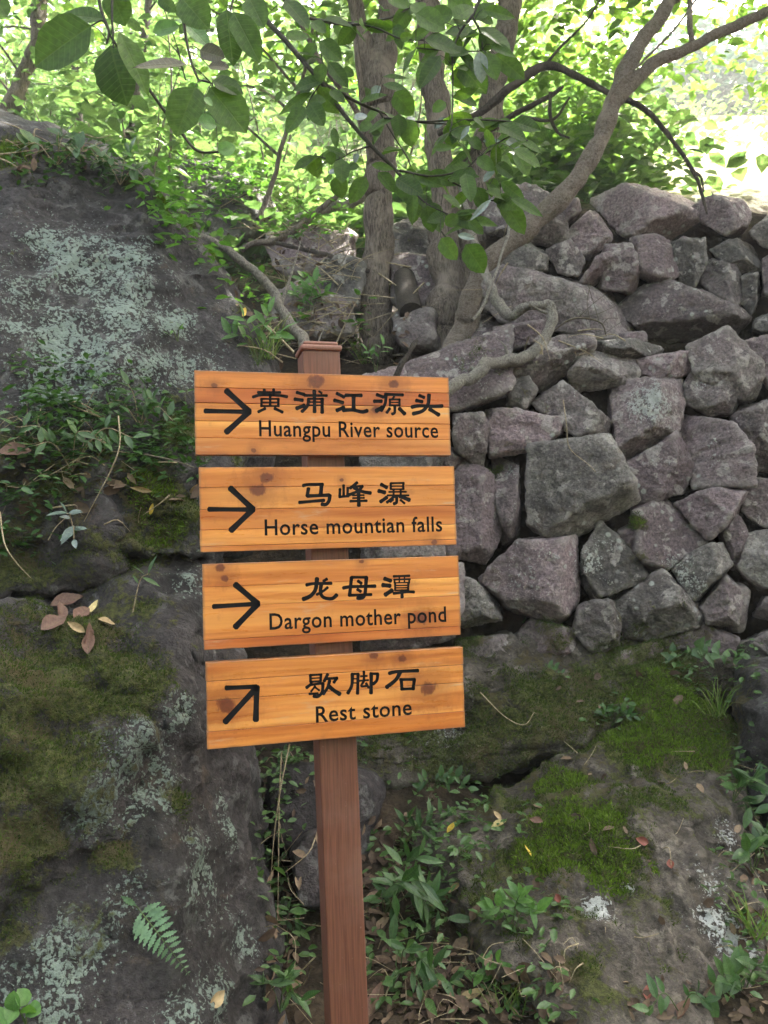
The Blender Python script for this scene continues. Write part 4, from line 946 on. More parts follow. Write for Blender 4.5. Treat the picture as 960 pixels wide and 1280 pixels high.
# ------------------------------------------------------------------ trees
rng = np.random.default_rng(21)
def ext_up(lst, zto, dxy=(0.0, 0.0), wd=None):
    """carry a limb on above the frame to height zto"""
    x, y, Y, w0 = lst[-1]; p = P(x, y, Y); r0 = w0/2*Y/1000
    return [(*p, r0), (p[0]+dxy[0]*0.5, p[1]+dxy[1]*0.5, (p[2]+zto)/2, r0*0.8), (p[0]+dxy[0], p[1]+dxy[1], zto, r0*0.5)]
def limb_mesh(mb, lst, zto=None, dxy=(0, 0), seg=14, rough=0.14, seed=0, kw=0.92, kink=0.25):
    rows = [(*P(x, y, Y), wd/2*Y/1000*kw) for x, y, Y, wd in lst]
    if zto: rows += ext_up(lst, zto, dxy)[1:]
    s = smooth_path(rows, 9)
    q5 = s[:, :3]*7+seed*1.7; s[:, :3] += s[:, 3:4]*kink*np.stack([fbm(q5+j*9.1, 3, seed+j) for j in range(3)], -1)*2
    s[:, 3] *= 1+0.22*fbm(s[:, :3]*11+seed, 3, seed+7)
    tube_mesh_add(mb, s[:, :3], s[:, 3], seg, rough, seed)
    return s
def frame_clear(C, margin=0.0):
    """True where a point lies above the top edge of the view"""
    v = C-CAM; d = v @ FW; py = 640-1000*(v @ UP)/np.maximum(d, 1e-3); px = 480+1000*(v @ RT)/np.maximum(d, 1e-3)
    return (py < -margin) | (d < 0.2), px, py
def canopy_points(n, xr, yr, zr_, rng):
    c = np.stack([rng.uniform(*xr, n), rng.uniform(*yr, n), rng.uniform(*zr_, n)], -1)
    ok, px, py = frame_clear(c, 15); return c[ok & (c[:, 1]-0.41*(c[:, 2]-3.5) < 5.2)]
TREES = []
# tree 1: straight trunk
t = thing('tree', 'straight tree trunk rising directly behind the post cap', 'tree', P(472, 445, 4.75), 'trees behind the sign')
mb = MB(); limb_mesh(mb, [(474,460,4.75,52),(472,430,4.75,46),(470,340,4.75,42),(471,250,4.75,40),(474,180,4.76,41),(474,110,4.78,46),(478,60,4.8,40),(486,10,4.85,36),(492,-60,4.9,33)], 9.0, (0.5, 0.6), 18, 0.10, 1)
limb_mesh(mb, [(470,120,4.77,24),(462,80,4.76,24),(450,40,4.76,22),(442,0,4.78,20),(430,-60,4.8,18)], 8.0, (-1.0, 0.3), 12, 0.1, 2)
limb_mesh(mb, [(466,200,4.70,9),(452,110,4.6,9),(444,40,4.6,8),(440,0,4.6,8),(436,-40,4.6,7)], None, seg=8, seed=3)
limb_mesh(mb, [(466,190,4.68,10),(440,130,4.5,8),(405,85,4.4,7),(375,30,4.3,6),(350,-20,4.3,6)], None, seg=8, seed=4)
part('trunk', *mb.get(), M_BARK, t); TREES.append((t, (-3.2, 1.6), (2.6, 7.6), (5.6, 9.6)))
# tree 2: forked trunk
t = thing('tree', 'forked tree trunk right of the straight one with two stems', 'tree', P(548, 450, 4.65), 'trees behind the sign')
mb = MB(); limb_mesh(mb, [(540,470,4.6,90),(548,430,4.62,74),(558,380,4.65,58),(560,330,4.66,46),(556,270,4.67,40),(551,200,4.68,37),(546,130,4.7,34),(539,60,4.72,33),(532,0,4.75,32),(528,-50,4.8,30)], 9.0, (0.3, 0.8), 18, 0.12, 5)
limb_mesh(mb, [(556,420,4.66,50),(578,360,4.68,44),(594,290,4.72,40),(602,210,4.75,36),(612,140,4.78,34),(628,60,4.8,33),(641,0,4.85,31),(652,-50,4.9,29)], 8.6, (1.2, 0.5), 16, 0.12, 6)
part('trunk', *mb.get(), M_BARK, t); TREES.append((t, (1.0, 4.2), (2.6, 8.2), (5.6, 9.6)))
mb = MB(); limb_mesh(mb, [(548,168,4.55,8),(600,140,4.45,11),(640,110,4.4,12),(680,84,4.4,11),(715,92,4.4,9),(754,114,4.35,8.5),(787,127,4.3,8),(815,145,4.3,7),(840,175,4.3,6.5),(868,217,4.28,6),(878,245,4.28,5),(884,268,4.28,3)], None, seg=8, rough=0.2, seed=8)
limb_mesh(mb, [(866,214,4.28,4),(876,222,4.27,3.5),(880,240,4.27,2.5)], seg=6); limb_mesh(mb, [(610,165,4.6,7),(650,140,4.6,8),(690,118,4.6,7),(704,108,4.6,5)], seg=6, seed=9)
limb_mesh(mb, [(688,116,4.6,5),(688,145,4.55,5),(697,165,4.5,4),(712,172,4.5,3)], seg=6); limb_mesh(mb, [(650,145,4.5,5),(690,150,4.5,4.5),(712,122,4.5,3)], seg=6)
limb_mesh(mb, [(680,85,4.4,5),(700,60,4.4,4),(730,30,4.4,3),(750,0,4.4,2.5)], seg=6); limb_mesh(mb, [(620,155,4.6,6),(580,200,4.7,6),(560,215,4.7,5)], seg=6)
part('dead_limb', *mb.get(), M_BARK_DARK, t)
# tree 3: slanting limb
t = thing('tree', 'slanting smooth tree stem leaning right across the wall and forking', 'tree', P(590, 430, 4.3), 'trees behind the sign')
mb = MB(); limb_mesh(mb, [(572,440,4.35,34),(592,372,4.32,31),(615,325,4.3,29),(655,288,4.28,28),(698,248,4.26,28),(732,208,4.26,26),(756,165,4.27,24),(768,125,4.28,24),(780,90,4.3,23),(804,52,4.33,22),(838,0,4.38,20),(868,-50,4.4,19)], 8.4, (1.3, 0.8), 16, 0.09, 11)
limb_mesh(mb, [(764,135,4.28,20),(785,108,4.3,19),(812,84,4.32,18),(848,66,4.35,17),(880,52,4.38,15),(915,34,4.4,14),(962,12,4.42,13),(1010,-12,4.45,12)], 7.6, (2.0, 0.8), 12, 0.09, 12)
limb_mesh(mb, [(868,60,4.37,9),(863,35,4.37,8),(862,0,4.38,7),(866,-40,4.4,6)], None, seg=8, seed=13)
limb_mesh(mb, [(762,150,4.27,6),(768,110,4.2,5),(800,80,4.2,4),(840,40,4.2,3.5),(870,0,4.2,3)], None, seg=6, seed=14)
part('trunk', *mb.get(), M_BARK_LIMB, t); TREES.append((t, (3.6, 7.6), (2.2, 8.4), (5.4, 9.6)))
# crowns: the shading roof of leaves above the view
for i, (t, xr, yr, zr_) in enumerate(TREES):
    c = canopy_points(1500, xr, yr, zr_, rng)
    V, F = sprays(c, 13, 0.30, 0.125, rng)
    part('crown', V, F, M_CROWN, t)
# trees added behind the viewer, out of view, to block low frontal sky
for lb, x0, y0 in (('unseen tree added behind the viewer on the left to block low sky', -4.5, -5.0), ('unseen tree added straight behind the viewer to block low sky', 0.5, -7.0), ('unseen tree added behind the viewer on the right to block low sky', 5.5, -5.0)):
    z0 = float(ground_z(np.array([x0]), np.array([y0]))[0]); t = thing('tree', lb, 'tree', (x0, y0, z0), 'trees added behind the viewer as sky blockers')
    mb = MB(); tube_mesh_add(mb, smooth_path([(x0, y0, z0-.2), (x0+.1, y0, z0+1.5), (x0, y0+.1, z0+4), (x0+.2, y0, z0+6.5)], 6), np.linspace(.16, .05, 19), 12, 0.1, 3)
    part('trunk', *mb.get(), M_BARK, t)
    cs = np.array([x0, y0, z0+3.9])+rng.normal(size=(900, 3))*np.array([2.1, 1.3, 1.9]); V, F = sprays(cs, 12, 0.3, 0.14, rng); part('crown', V, F, M_CROWN, t)
# leaves of these trees that hang into the picture on thin twigs
def hanging(t, specs, n_leaf, size, mat, name='hanging_spray', aspect=0.62, spread=0.16):
    cs = []; mb = MB()
    for (x, y, Y, r, k) in specs:
        for _ in range(k):
            a = rng.uniform(0, 2*math.pi); q = math.sqrt(rng.uniform(0, 1))*r
            cs.append(P(x+q*math.cos(a), y+0.7*q*math.sin(a), Y+rng.normal(0, 0.35)))
    V, F = sprays(np.array(cs), n_leaf, spread, size, rng, 0.30, 0.15, aspect)
    o = part(name, V, F, mat, t); o['kind'] = 'stuff'; return o
hanging(TREES[2][0], [(900,20,6.5,90,16),(800,40,6.5,80,14),(720,30,6.2,80,14),(950,90,6.5,40,4),(840,110,7,60,4),(700,110,6.0,60,8),(750,190,6,60,5),(790,230,6,40,3)], 12, 0.105, M_CROWN)
hanging(TREES[1][0], [(650,60,6.2,70,12),(600,120,6.3,60,9),(690,190,6.0,70,10),(640,230,6,60,6),(520,60,6,50,7)], 12, 0.105, M_CROWN)
hanging(TREES[0][0], [(420,20,6,80,8),(340,40,6.2,80,8),(440,120,6.4,60,5)], 12, 0.10, M_CROWN)

# small background trees on the slope
BT_ = [('thin brown tree leaning at the far left edge behind the boulder', [(-8,210,6.2,26),(4,165,6.3,25),(16,130,6.3,24),(30,88,6.4,22),(45,50,6.4,20),(50,8,6.5,20),(51,-40,6.6,18)], M_BARK),
       ('thin dark sapling behind the lichen boulder left of centre', [(150,230,7.5,13),(160,170,7.5,12),(172,110,7.6,11),(182,40,7.7,10),(190,-30,7.8,9)], M_BARK_DARK),
       ('slim pale sapling rising beside the grey outcrop', [(322,275,5.2,7),(340,230,5.3,7),(352,185,5.3,6),(366,140,5.4,6),(380,90,5.4,5),(392,30,5.4,5)], M_BARK),
       ('thin dark sapling just right of the leaning tree at far left', [(95,230,8.5,10),(100,150,8.6,9),(92,80,8.7,9),(88,0,8.8,8),(85,-40,8.9,7)], M_BARK_DARK)]
for i, (lb, pth, mt) in enumerate(BT_):
    t = thing('sapling', lb, 'tree', P(pth[0][0], pth[0][1], pth[0][2])-np.array([0, 0, 0.3]), 'saplings on the slope')
    mb = MB(); s = limb_mesh(mb, pth, None, seg=10, rough=0.12, seed=30+i)
    for k in range(5):
        q = s[int(len(s)*(0.35+0.12*k))][:3]; e = q+np.array([rng.uniform(-.7, .7), rng.uniform(-.3, .3), rng.uniform(.1, .6)])
        tube_mesh_add(mb, smooth_path([q, (q+e)/2+np.array([0, 0, .08]), e], 4), np.linspace(0.012, 0.004, 9), 5)
    part('trunk', *mb.get(), mt, t)
    top = s[-1][:3]; cs = top+rng.normal(size=(70, 3))*np.array([0.8, 0.6, 0.7])
    cs = np.vstack([cs, s[rng.integers(len(s)//3, len(s), 30), :3]+rng.normal(size=(30, 3))*0.45])
    V, F = sprays(cs, 11, 0.22, 0.095, rng); part('crown', V, F, M_BUSH, t)

# sunlit bushes on the slope (one mass of leaves nobody could count)
def slope_mass(n, xr, yr, h, per, size, spread, mat, name, label, seed, dens=None):
    r = np.random.default_rng(seed); x = r.uniform(*xr, n); y = yr[0]+(yr[1]-yr[0])*r.uniform(0, 1, n)**1.3
    z = ground_z(x, y); cl = fbm(np.stack([x, y, 0*x], -1)*0.55, 3, seed)
    c = np.stack([x, y, z + np.clip(0.25+0.9*cl, 0.02, 1)*h*r.uniform(0.05, 1.0, n)], -1)
    if dens is not None: c = c[dens(c)]
    V, F = sprays(c, per, spread, size, r, 0.5, 0.2, 0.58)
    o = link(name, mesh_np(name, V, F, mat)); tag(o, label, 'foliage', kind='stuff'); return o
slope_mass(1500, (-6, 2.4), (6.0, 10), 2.4, 12, 0.17, 0.32, M_BUSH, 'undergrowth', 'bright sunlit undergrowth covering the slope behind the boulder', 51)
slope_mass(1300, (0.5, 9), (6.4, 13), 1.6, 12, 0.13, 0.28, M_BUSH, 'undergrowth', 'pale sunlit scrub on the slope behind the stone wall', 52, lambda c: (c[:, 0] < 0.30*c[:, 1]+0.3+0.8*fbm(c*0.7, 2, 4)) | (c[:, 0] > 0.62*c[:, 1]))
slope_mass(5200, (-14, 18), (11, 26), 11.0, 14, 0.22, 0.6, M_BUSH, 'woodland', 'far hillside woodland glowing in the sun', 53, lambda c: c[:, 0] < 0.30*c[:, 1]+1.2*fbm(c*0.4, 2, 8))
slope_mass(520, (7, 22), (18, 25), 9.0, 22, 0.34, 0.9, M_FAR, 'woodland', 'hazy dark trees far up the hill at the right', 54)
mb = MB(); r_ = np.random.default_rng(77)
for k in range(120):
    y = r_.uniform(6, 12); x = r_.uniform(-5, 0.24*y); z = float(ground_z(np.array([x]), np.array([y]))[0]); h = r_.uniform(0.6, 2.6); q = np.array([x, y, z-.1]); e = q+np.array([r_.normal(0, .5), r_.normal(0, .3), h])
    tube_mesh_add(mb, smooth_path([q, (q+e)/2+r_.normal(size=3)*.12, e], 5), np.linspace(r_.uniform(.006, .018), .003, 11), 5)
V, F = mb.get(); o = link('undergrowth_stems', mesh_np('undergrowth_stems', V, F, M_BARK)); tag(o, 'thin brown stems among the sunlit undergrowth', 'stems', kind='stuff')
slope_mass(170, (2.5, 11), (9, 19), 1.6, 12, 0.13, 0.30, M_BUSH, 'undergrowth', 'scattered pale bushes on the open sunlit slope at the upper right', 55)
# low plants on the bank near the wall and boulder top
def herb_mass(specs, per, size, mat, name, label, spread=0.05, seed=60):
    r = np.random.default_rng(seed); cs = []
    for (x, y, rx, ry, k, h) in specs:
        for _ in range(k):
            p, n = hit(x+r.uniform(-rx, rx), y+r.uniform(-ry, ry)); cs.append(p+np.array([0, 0, r.uniform(0.01, h)]))
    V, F = sprays(np.array(cs), per, spread, size, r, 0.6, 0.1, 0.5)
    o = link(name, mesh_np(name, V, F, mat)); tag(o, label, 'plants', kind='stuff'); return o
herb_mass([(215,290,30,40,26,.2),(310,360,30,40,22,.12),(320,280,50,40,50,.3),(270,250,50,30,40,.4),(400,280,50,30,25,.2),(360,400,25,40,16,.12),(440,420,20,25,8,.1)], 8, 0.055, M_WEED, 'ground_cover', 'small leafy plants overgrowing the bank behind the lichen boulder', 0.07, 61)
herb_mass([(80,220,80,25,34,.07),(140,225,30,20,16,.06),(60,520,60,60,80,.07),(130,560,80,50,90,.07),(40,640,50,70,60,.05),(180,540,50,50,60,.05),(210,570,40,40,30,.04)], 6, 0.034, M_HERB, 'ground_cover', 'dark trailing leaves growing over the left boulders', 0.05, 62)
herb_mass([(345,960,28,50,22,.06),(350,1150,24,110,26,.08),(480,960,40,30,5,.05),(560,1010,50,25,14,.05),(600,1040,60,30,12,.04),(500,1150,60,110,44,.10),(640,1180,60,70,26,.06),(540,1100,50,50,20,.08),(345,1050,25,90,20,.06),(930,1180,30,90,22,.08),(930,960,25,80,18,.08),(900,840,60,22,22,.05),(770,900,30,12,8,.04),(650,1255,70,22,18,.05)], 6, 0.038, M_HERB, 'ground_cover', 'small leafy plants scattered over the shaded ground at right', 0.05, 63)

# ------------------------------------------------------------------ fallen branches, roots, log
def branch(name, label, cat, lst, mat, seg=12, rough=0.18, seed=0, twigs=0, group=None):
    p0 = P(*lst[0][:3]); t = thing(name, label, cat, p0, group)
    mb = MB(); s = limb_mesh(mb, lst, None, seg=seg, rough=rough, seed=seed, kw=0.8, kink=0.7); part('stem', *mb.get(), mat, t)
    for k in range(twigs):
        q = s[rng.integers(len(s)//4, len(s)-1)]; d = rng.normal(size=3)*np.array([.12, .08, .12]); d[2] = abs(d[2])
        V, F = tube(smooth_path([q[:3], q[:3]+d*.5+rng.normal(size=3)*.01, q[:3]+d], 3), np.linspace(q[3]*.4, .001, 7), 5, cap=False); part('twig', V, F, mat, t)
    return t
FB = 'fallen branches on the bank'
branch('fallen_branch', 'pale bent branch leaning from the lichen boulder to the post cap', 'branch', [(238,292,3.3,12),(262,300,3.3,13),(300,318,3.28,14),(326,340,3.26,15),(345,372,3.22,16),(365,405,3.18,17),(385,440,3.1,18),(395,480,3.0,18)], M_BARK_PALE, seed=41, twigs=2, group=FB)
branch('fallen_branch', 'thick brown branch slanting up behind the post to the straight trunk', 'branch', [(300,315,5.0,9),(345,298,4.95,10),(375,280,4.95,10),(405,258,5.0,9),(428,240,5.05,8)], M_BARK, seed=42, twigs=2, group=FB)
branch('fallen_branch', 'long pale log lying on the bank left of the straight trunk', 'branch', [(358,276,5.4,13),(395,268,5.4,14),(425,258,5.4,15),(462,244,5.4,15)], M_BARK_PALE, seed=43, group=FB)
branch('fallen_branch', 'dark rotten stick lying low across the bank stones', 'branch', [(345,305,4.8,6),(380,312,4.75,7),(420,322,4.7,8),(462,340,4.65,8)], M_BARK_DARK, seed=44, twigs=2, group=FB)
branch('bent_root', 'pale twisted branch looping over the wall top beside the sign', 'branch', [(575,230,4.45,8),(590,285,4.3,11),(604,330,4.15,14),(620,370,4.02,15),(636,394,3.95,16),(650,386,3.92,15),(668,380,3.88,16),(684,384,3.86,17),(690,402,3.84,18),(680,424,3.80,19),(652,440,3.76,19),(620,456,3.72,20),(590,472,3.68,20),(566,484,3.62,20),(535,500,3.55,19)], M_BARK_PALE, 16, 0.5, 45, 4)
branch('fallen_branch', 'thin stick standing up from the wall top beside the bent branch', 'branch', [(645,265,4.2,5),(632,300,4.1,5),(620,340,4.0,4.5),(605,380,3.95,5),(590,400,3.9,5)], M_BARK_PALE, 8, seed=46, group=FB)
branch('fallen_branch', 'spiky dead twig lying on the wall below the long flat stone', 'branch', [(690,415,3.95,3),(712,400,3.95,3),(735,398,3.95,3),(752,404,3.95,2.5),(758,420,3.95,2)], M_TWIG, 6, seed=47, twigs=7, group=FB)
branch('fallen_branch', 'stout snag poking up behind the right end of the top board', 'branch', [(490,470,3.6,10),(500,455,3.6,9),(512,440,3.62,7),(522,425,3.65,5)], M_BARK_DARK, 8, seed=48, twigs=2, group=FB)
lt = thing('cut_log', 'short cut log hanging between the two tree trunks', 'log', P(512, 395, 4.45))
a, b = P(505, 348, 4.75), P(514, 392, 4.42)
V, F = tube(np.linspace(a, b, 8), np.full(8, 15*4.5/1000), 20, 0.06, 3, cap=False); part('bark', V, F, M_BARK_DARK, lt)
ax = unit(b-a); V, F = tube(np.array([b-ax*0.02, b-ax*0.004]), np.array([0.064, 0.0638]), 20); part('cut_end', V, F, plain_noise_mat('dark_end_wood', (0.012, 0.010, 0.009), (0.035, 0.026, 0.02), 30), lt)  # cut end is darker than the bark

# ------------------------------------------------------------------ overhanging leafy branches in front
def near_branch(label, stems, leaves, zoom, Y0, mat_of, Yj=0.12, extra=None):
    sx, sy, k = zoom
    t = thing('overhanging_branch', label, 'branch', P(stems[0][0][0], stems[0][0][1], Y0), 'leafy branches hanging in from above')
    allp = []
    for st in stems:
        pth, rad = px_path([(x, y, Y0+dy, wd) for x, y, dy, wd in st]); V, F = tube(pth, rad, 6, cap=False); part('twig', V, F, M_TWIG_DARK, t); allp.append(pth)
    allp = np.concatenate(allp)
    for i, (x0, y0, x1, y1, wd, m) in enumerate(leaves):
        x0, y0, x1, y1, wd = sx+x0/k, sy+y0/k, sx+x1/k, sy+y1/k, wd/k*1.2
        Y = Y0+rng.normal(0, Yj*0.5); b = P(x0, y0, Y); e = P(x1, y1, Y+rng.uniform(-.02, .02))
        L = np.linalg.norm(e-b); Wm = wd*Y/1000
        tilt = np.array([rng.normal(0, .22), -1.0, rng.normal(0.25, .22)])
        asp = round(min(0.82, max(0.22, 1.06*Wm/L))*10)/10
        me = leaf_mesh('round' if asp >= 0.5 else ('ovate' if asp >= 0.4 else 'lance'), asp, 0.10, 0.08, mat_of[m], 0.012, i % 3, 0.012)
        put_leaf(t, me, b, e, tilt)
        # petiole to the nearest twig point
        d = np.linalg.norm(allp-b, axis=1); q = allp[d.argmin()]
        if 0.004 < d.min() < 0.16:
            V, F = tube(smooth_path([q, (q+b)/2+np.array([0, 0, 0.006]), b], 3), np.linspace(.0011, .0008, 7), 4, cap=False); part('leaf_stalk', V, F, M_TWIG_DARK, t)
    k_ = 0
    while k_ < (extra or 0):
        q = allp[rng.integers(0, len(allp))]; v = q-CAM; py = 640-1000*(v @ UP)/(v @ FW)
        k_ += 1
        if py < -10: continue
        L = rng.uniform(22, 38)*Y0/1000; ax = unit(np.array([rng.normal(0, 1), rng.normal(0, .5), rng.normal(-0.35, .6)])); b = q+ax*0.012
        me = leaf_mesh('ovate', float(rng.choice([0.4, 0.5, 0.6])), 0.12, float(rng.choice([0.05, 0.2])), M_LEAF_NEAR, 0.02, int(rng.integers(0, 4)), 0.012)
        put_leaf(t, me, q, b+ax*L, np.array([rng.normal(0, .5), -0.8, rng.normal(.4, .5)]))
    return t
MO = {'n': M_LEAF_NEAR, 'p': M_LEAF_PALE, 'b': M_LEAF_BROWN, 'w': M_WEED}
near_branch('leafy branch with the largest round leaves at the top left',
  [[(120,-60,0,6),(124,0,0,5),(130,22,0,4),(136,40,0,3.5),(133,55,0,2.5)], [(136,38,0,3),(128,26,0,2.5),(114,32,0,2)], [(142,-40,0,4),(140,10,0,3.5),(141,40,0,3),(142,60,0,2)], [(225,-60,0,6),(228,10,0,5),(233,50,0,4),(240,80,0,3.5),(248,100,0,3)], [(248,100,0,3),(258,102,0,2.5),(266,105,0,2)], [(222,60,0,2.5),(228,85,0,2),(232,100,0,1.6)], [(136,42,0,3),(165,85,.05,4),(185,110,.08,4),(205,138,.1,4),(226,165,.12,4),(246,188,.12,3.5),(270,190,.12,3),(293,186,.12,2)], [(300,-40,.05,4),(290,5,.05,3),(288,14,.05,2)], [(316,-50,.05,4),(312,-10,.05,3)]],
  [(322,90,112,225,150,'n'),(372,68,203,40,66,'n'),(395,-25,440,88,105,'n'),(390,160,440,365,125,'n'),(420,112,530,330,78,'n'),(660,228,465,225,60,'b'),(640,-10,735,95,90,'n'),(540,112,632,85,50,'w'),(660,85,738,158,50,'w'),(705,178,792,200,52,'b'),(735,232,810,235,44,'b'),(690,305,618,475,115,'n'),(750,285,862,325,62,'n'),(740,308,872,462,116,'n'),(800,32,826,228,72,'n'),(824,42,918,212,74,'n'),(878,-10,932,90,66,'n'),(700,425,768,440,54,'w'),(722,400,812,430,40,'w'),(720,345,752,372,40,'w'),(-20,-10,24,55,55,'n'),(770,535,832,515,60,'w'),(375,-60,470,-5,60,'n'),(560,-10,620,40,40,'n')],
  (0, 0, 2.824), 1.55, MO)
near_branch('slender branch of medium leaves crossing the straight trunk',
  [[(300,-60,0,8),(318,0,0,7),(334,26,0,6.5),(356,50,0,6.5),(380,78,0,6),(402,103,0,6),(431,144,0,5.5),(464,182,0,5),(495,213,0,4.5),(529,252,0,3.5),(560,268,0,2.5)], [(402,103,0,4.5),(445,127,0,4),(474,139,0,3.5),(512,151,0,3),(560,155,0,2.5),(600,158,0,2)], [(495,213,0,3),(522,217,0,3),(560,219,0,2.5),(590,208,0,2)], [(387,23,0,4),(435,31,0,4),(474,25,0,3.5),(495,19,0,3),(535,-5,0,2.5)], [(435,28,0,2.5),(470,35,0,2.5),(500,48,0,2.5),(530,50,0,2)], [(474,139,0,2.5),(492,170,0,2),(508,195,0,2),(516,215,0,1.5)], [(402,103,0,2),(390,120,0,2),(383,135,0,1.6)], [(405,100,0,2),(404,85,0,1.8),(400,55,0,1.6)], [(464,182,0,2.5),(440,190,0,2),(420,200,0,1.8),(396,195,0,1.5)], [(529,252,0,2.5),(545,280,0,2),(560,300,0,1.8)]],
  [(110,0,235,135,90,'n'),(250,112,322,168,66,'n'),(110,195,238,185,64,'n'),(270,225,208,312,72,'n'),(290,215,408,312,80,'n'),(300,330,292,432,80,'n'),(335,325,442,452,60,'n'),(405,362,472,392,42,'n'),(252,480,75,592,58,'n'),(212,555,113,688,72,'n'),(238,538,312,652,76,'n'),(362,665,378,772,34,'n'),(313,764,434,808,32,'n'),(265,812,150,882,44,'n'),(345,788,352,862,46,'n'),(262,808,278,928,76,'n'),(402,828,408,952,70,'n'),(436,872,496,868,60,'n'),(380,918,408,1034,76,'n'),(532,922,448,1058,70,'n'),(596,898,692,1002,78,'n'),(802,1000,772,1168,60,'n'),(848,1048,924,1205,88,'n'),(690,118,716,258,54,'n'),(782,640,756,762,64,'n'),(702,590,690,722,46,'n'),(892,288,808,452,78,'n'),(700,70,800,28,54,'n'),(600,560,530,640,50,'n'),(470,620,540,600,44,'p'),(560,490,610,450,34,'p'),(740,645,790,610,36,'p'),(890,670,945,610,34,'p'),(335,905,400,885,34,'p'),(490,800,470,850,30,'p'),(620,400,760,400,36,'n'),(620,440,760,470,50,'n'),(680,480,780,600,90,'n'),(560,700,610,690,50,'n'),(690,930,830,1010,80,'n'),(560,640,500,680,50,'n'),(560,860,680,880,40,'n'),(345,470,420,530,50,'n')],
  (330, 0, 4.174), 2.15, MO, extra=46)
near_branch('dense dark leafy spray hanging in front of the forked trunk',
  [[(640,-60,0,6),(600,0,0,5),(590,20,0,4),(575,40,0,3.5),(565,65,0,3)], [(590,20,0,3),(600,40,0,2.5),(603,62,0,2)], [(565,65,0,2.5),(566,100,0,2),(565,150,0,2),(562,165,0,1.5)], [(480,147,.05,3),(520,152,.05,3),(566,150,.05,3),(610,150,.05,2.5),(640,152,.05,2)], [(500,213,.05,3),(540,220,.05,2.5),(580,212,.05,2.5),(600,195,.05,2),(622,185,.05,2)], [(560,225,.05,2.5),(590,240,.05,2),(612,250,.05,2),(636,250,.05,1.6)], [(546,268,.05,2.5),(575,272,.05,2),(600,290,.05,1.8)], [(520,60,0,2),(545,62,0,2),(575,64,0,2),(600,64,0,1.6)], [(620,180,0,2),(640,170,0,2),(660,176,0,1.6)]],
  [(150,65,292,132,108,'n'),(300,-12,432,88,90,'n'),(464,45,622,78,50,'n'),(424,55,518,106,50,'n'),(193,185,368,236,84,'n'),(288,156,454,150,70,'n'),(448,128,602,222,84,'n'),(498,210,622,262,42,'n'),(524,254,662,368,80,'n'),(450,243,460,390,56,'p'),(480,250,532,372,70,'n'),(358,308,484,434,106,'n'),(265,260,163,412,70,'n'),(338,450,442,492,50,'n'),(290,480,228,525,58,'n'),(314,574,326,702,66,'n'),(402,592,358,656,26,'p'),(464,664,552,660,20,'p'),(566,650,642,694,38,'p'),(540,584,672,652,56,'n'),(634,655,752,716,46,'n'),(610,702,742,778,58,'n'),(620,710,684,824,58,'n'),(528,770,612,832,48,'n'),(412,700,308,778,36,'n'),(516,800,468,852,34,'p'),(384,815,412,944,64,'n'),(516,835,506,928,44,'n'),(550,855,664,942,50,'n'),(598,935,754,1012,50,'n'),(558,938,664,1098,74,'n'),(506,935,398,1042,30,'p'),(278,915,364,977,50,'n'),(140,898,128,1058,48,'n'),(200,970,232,1092,68,'n'),(268,1120,342,1222,60,'n'),(384,1150,474,1284,84,'n'),(395,1040,470,1100,40,'n'),(345,1105,430,1120,28,'p'),(440,740,515,800,56,'n'),(400,650,460,700,60,'n'),(420,560,480,600,50,'n'),(230,700,330,690,30,'n'),(110,560,130,690,70,'n'),(60,540,80,640,60,'n'),(340,320,370,420,60,'n'),(440,880,470,990,60,'n'),(290,1060,350,1010,50,'n'),(210,90,330,60,80,'n'),(330,90,420,20,70,'n'),(20,-20,120,30,70,'n')],
  (480, 0, 3.764), 2.0, MO, extra=60)

# ------------------------------------------------------------------ plants on rocks and ground
def herb(label, px, py, stems, lsize, asp, mat, stemmat, seed, cat='plant', name='leafy_plant', group='small plants on the ground', profile='ovate', face=0.5, per=6, pair=True):
    """stems: list of (dx, dz, dy, n_leaves) end offsets in metres from the root"""
    r = np.random.default_rng(seed); p0, n0 = hit(px, py); t = thing(name, label, cat, p0, group)
    for (dx, dz, dy, nl) in stems:
        e = p0+np.array([dx, dy, dz]); m = p0*0.5+e*0.5+np.array([0, 0, 0.25*abs(dx)+0.02])
        s = smooth_path([p0-np.array([0, 0, .01]), m, e], 8)
        V, F = tube(s, np.linspace(.0022, .0009, len(s)), 5, cap=False); part('stem', V, F, stemmat, t)
        dirv = unit(e-p0)
        for k in range(nl):
            f = 0.25+0.75*(k+1)/nl; q = s[min(len(s)-1, int(f*(len(s)-1)))]
            side = 1 if k % 2 else -1
            sv = unit(np.cross(dirv, np.array([0.1, -1, 0.3])))*side
            ax = unit(sv*r.uniform(.5, 1)+dirv*r.uniform(.2, .7)+r.normal(size=3)*0.2) if k < nl-1 else unit(dirv+r.normal(size=3)*.15)
            L = lsize*r.uniform(.7, 1.2)*(0.75 if k == 0 else 1)
            nrm = unit(np.array([r.normal(0, .3), -face+r.normal(0, .25), 1-face*0.5+r.normal(0, .2)]))
            put_leaf(t, leaf_mesh(profile, asp, 0.10, 0.16, mat, 0.015, k % 3), q, q+ax*L, nrm)
    return t
herb('bright weed with yellow green leaves above the left end of the top board', 385, 400, [(.05,.20,-.05,9),(-.06,.15,-.03,8),(.10,.14,-.04,7),(-.02,.24,0,8)], .085, .42, M_WEED, M_STEM, 1)
herb('low grassy weed beside the fallen branch left of the post cap', 322, 455, [(-.04,.16,-.05,6),(.05,.18,-.03,6),(-.09,.1,-.04,5),(.09,.1,-.05,5)], .07, .4, M_WEED, M_STEM, 2)
herb('small weed right of the post cap at the wall top', 470, 465, [(.04,.12,-.04,5),(-.04,.10,-.02,5)], .05, .4, M_WEED, M_STEM, 3)
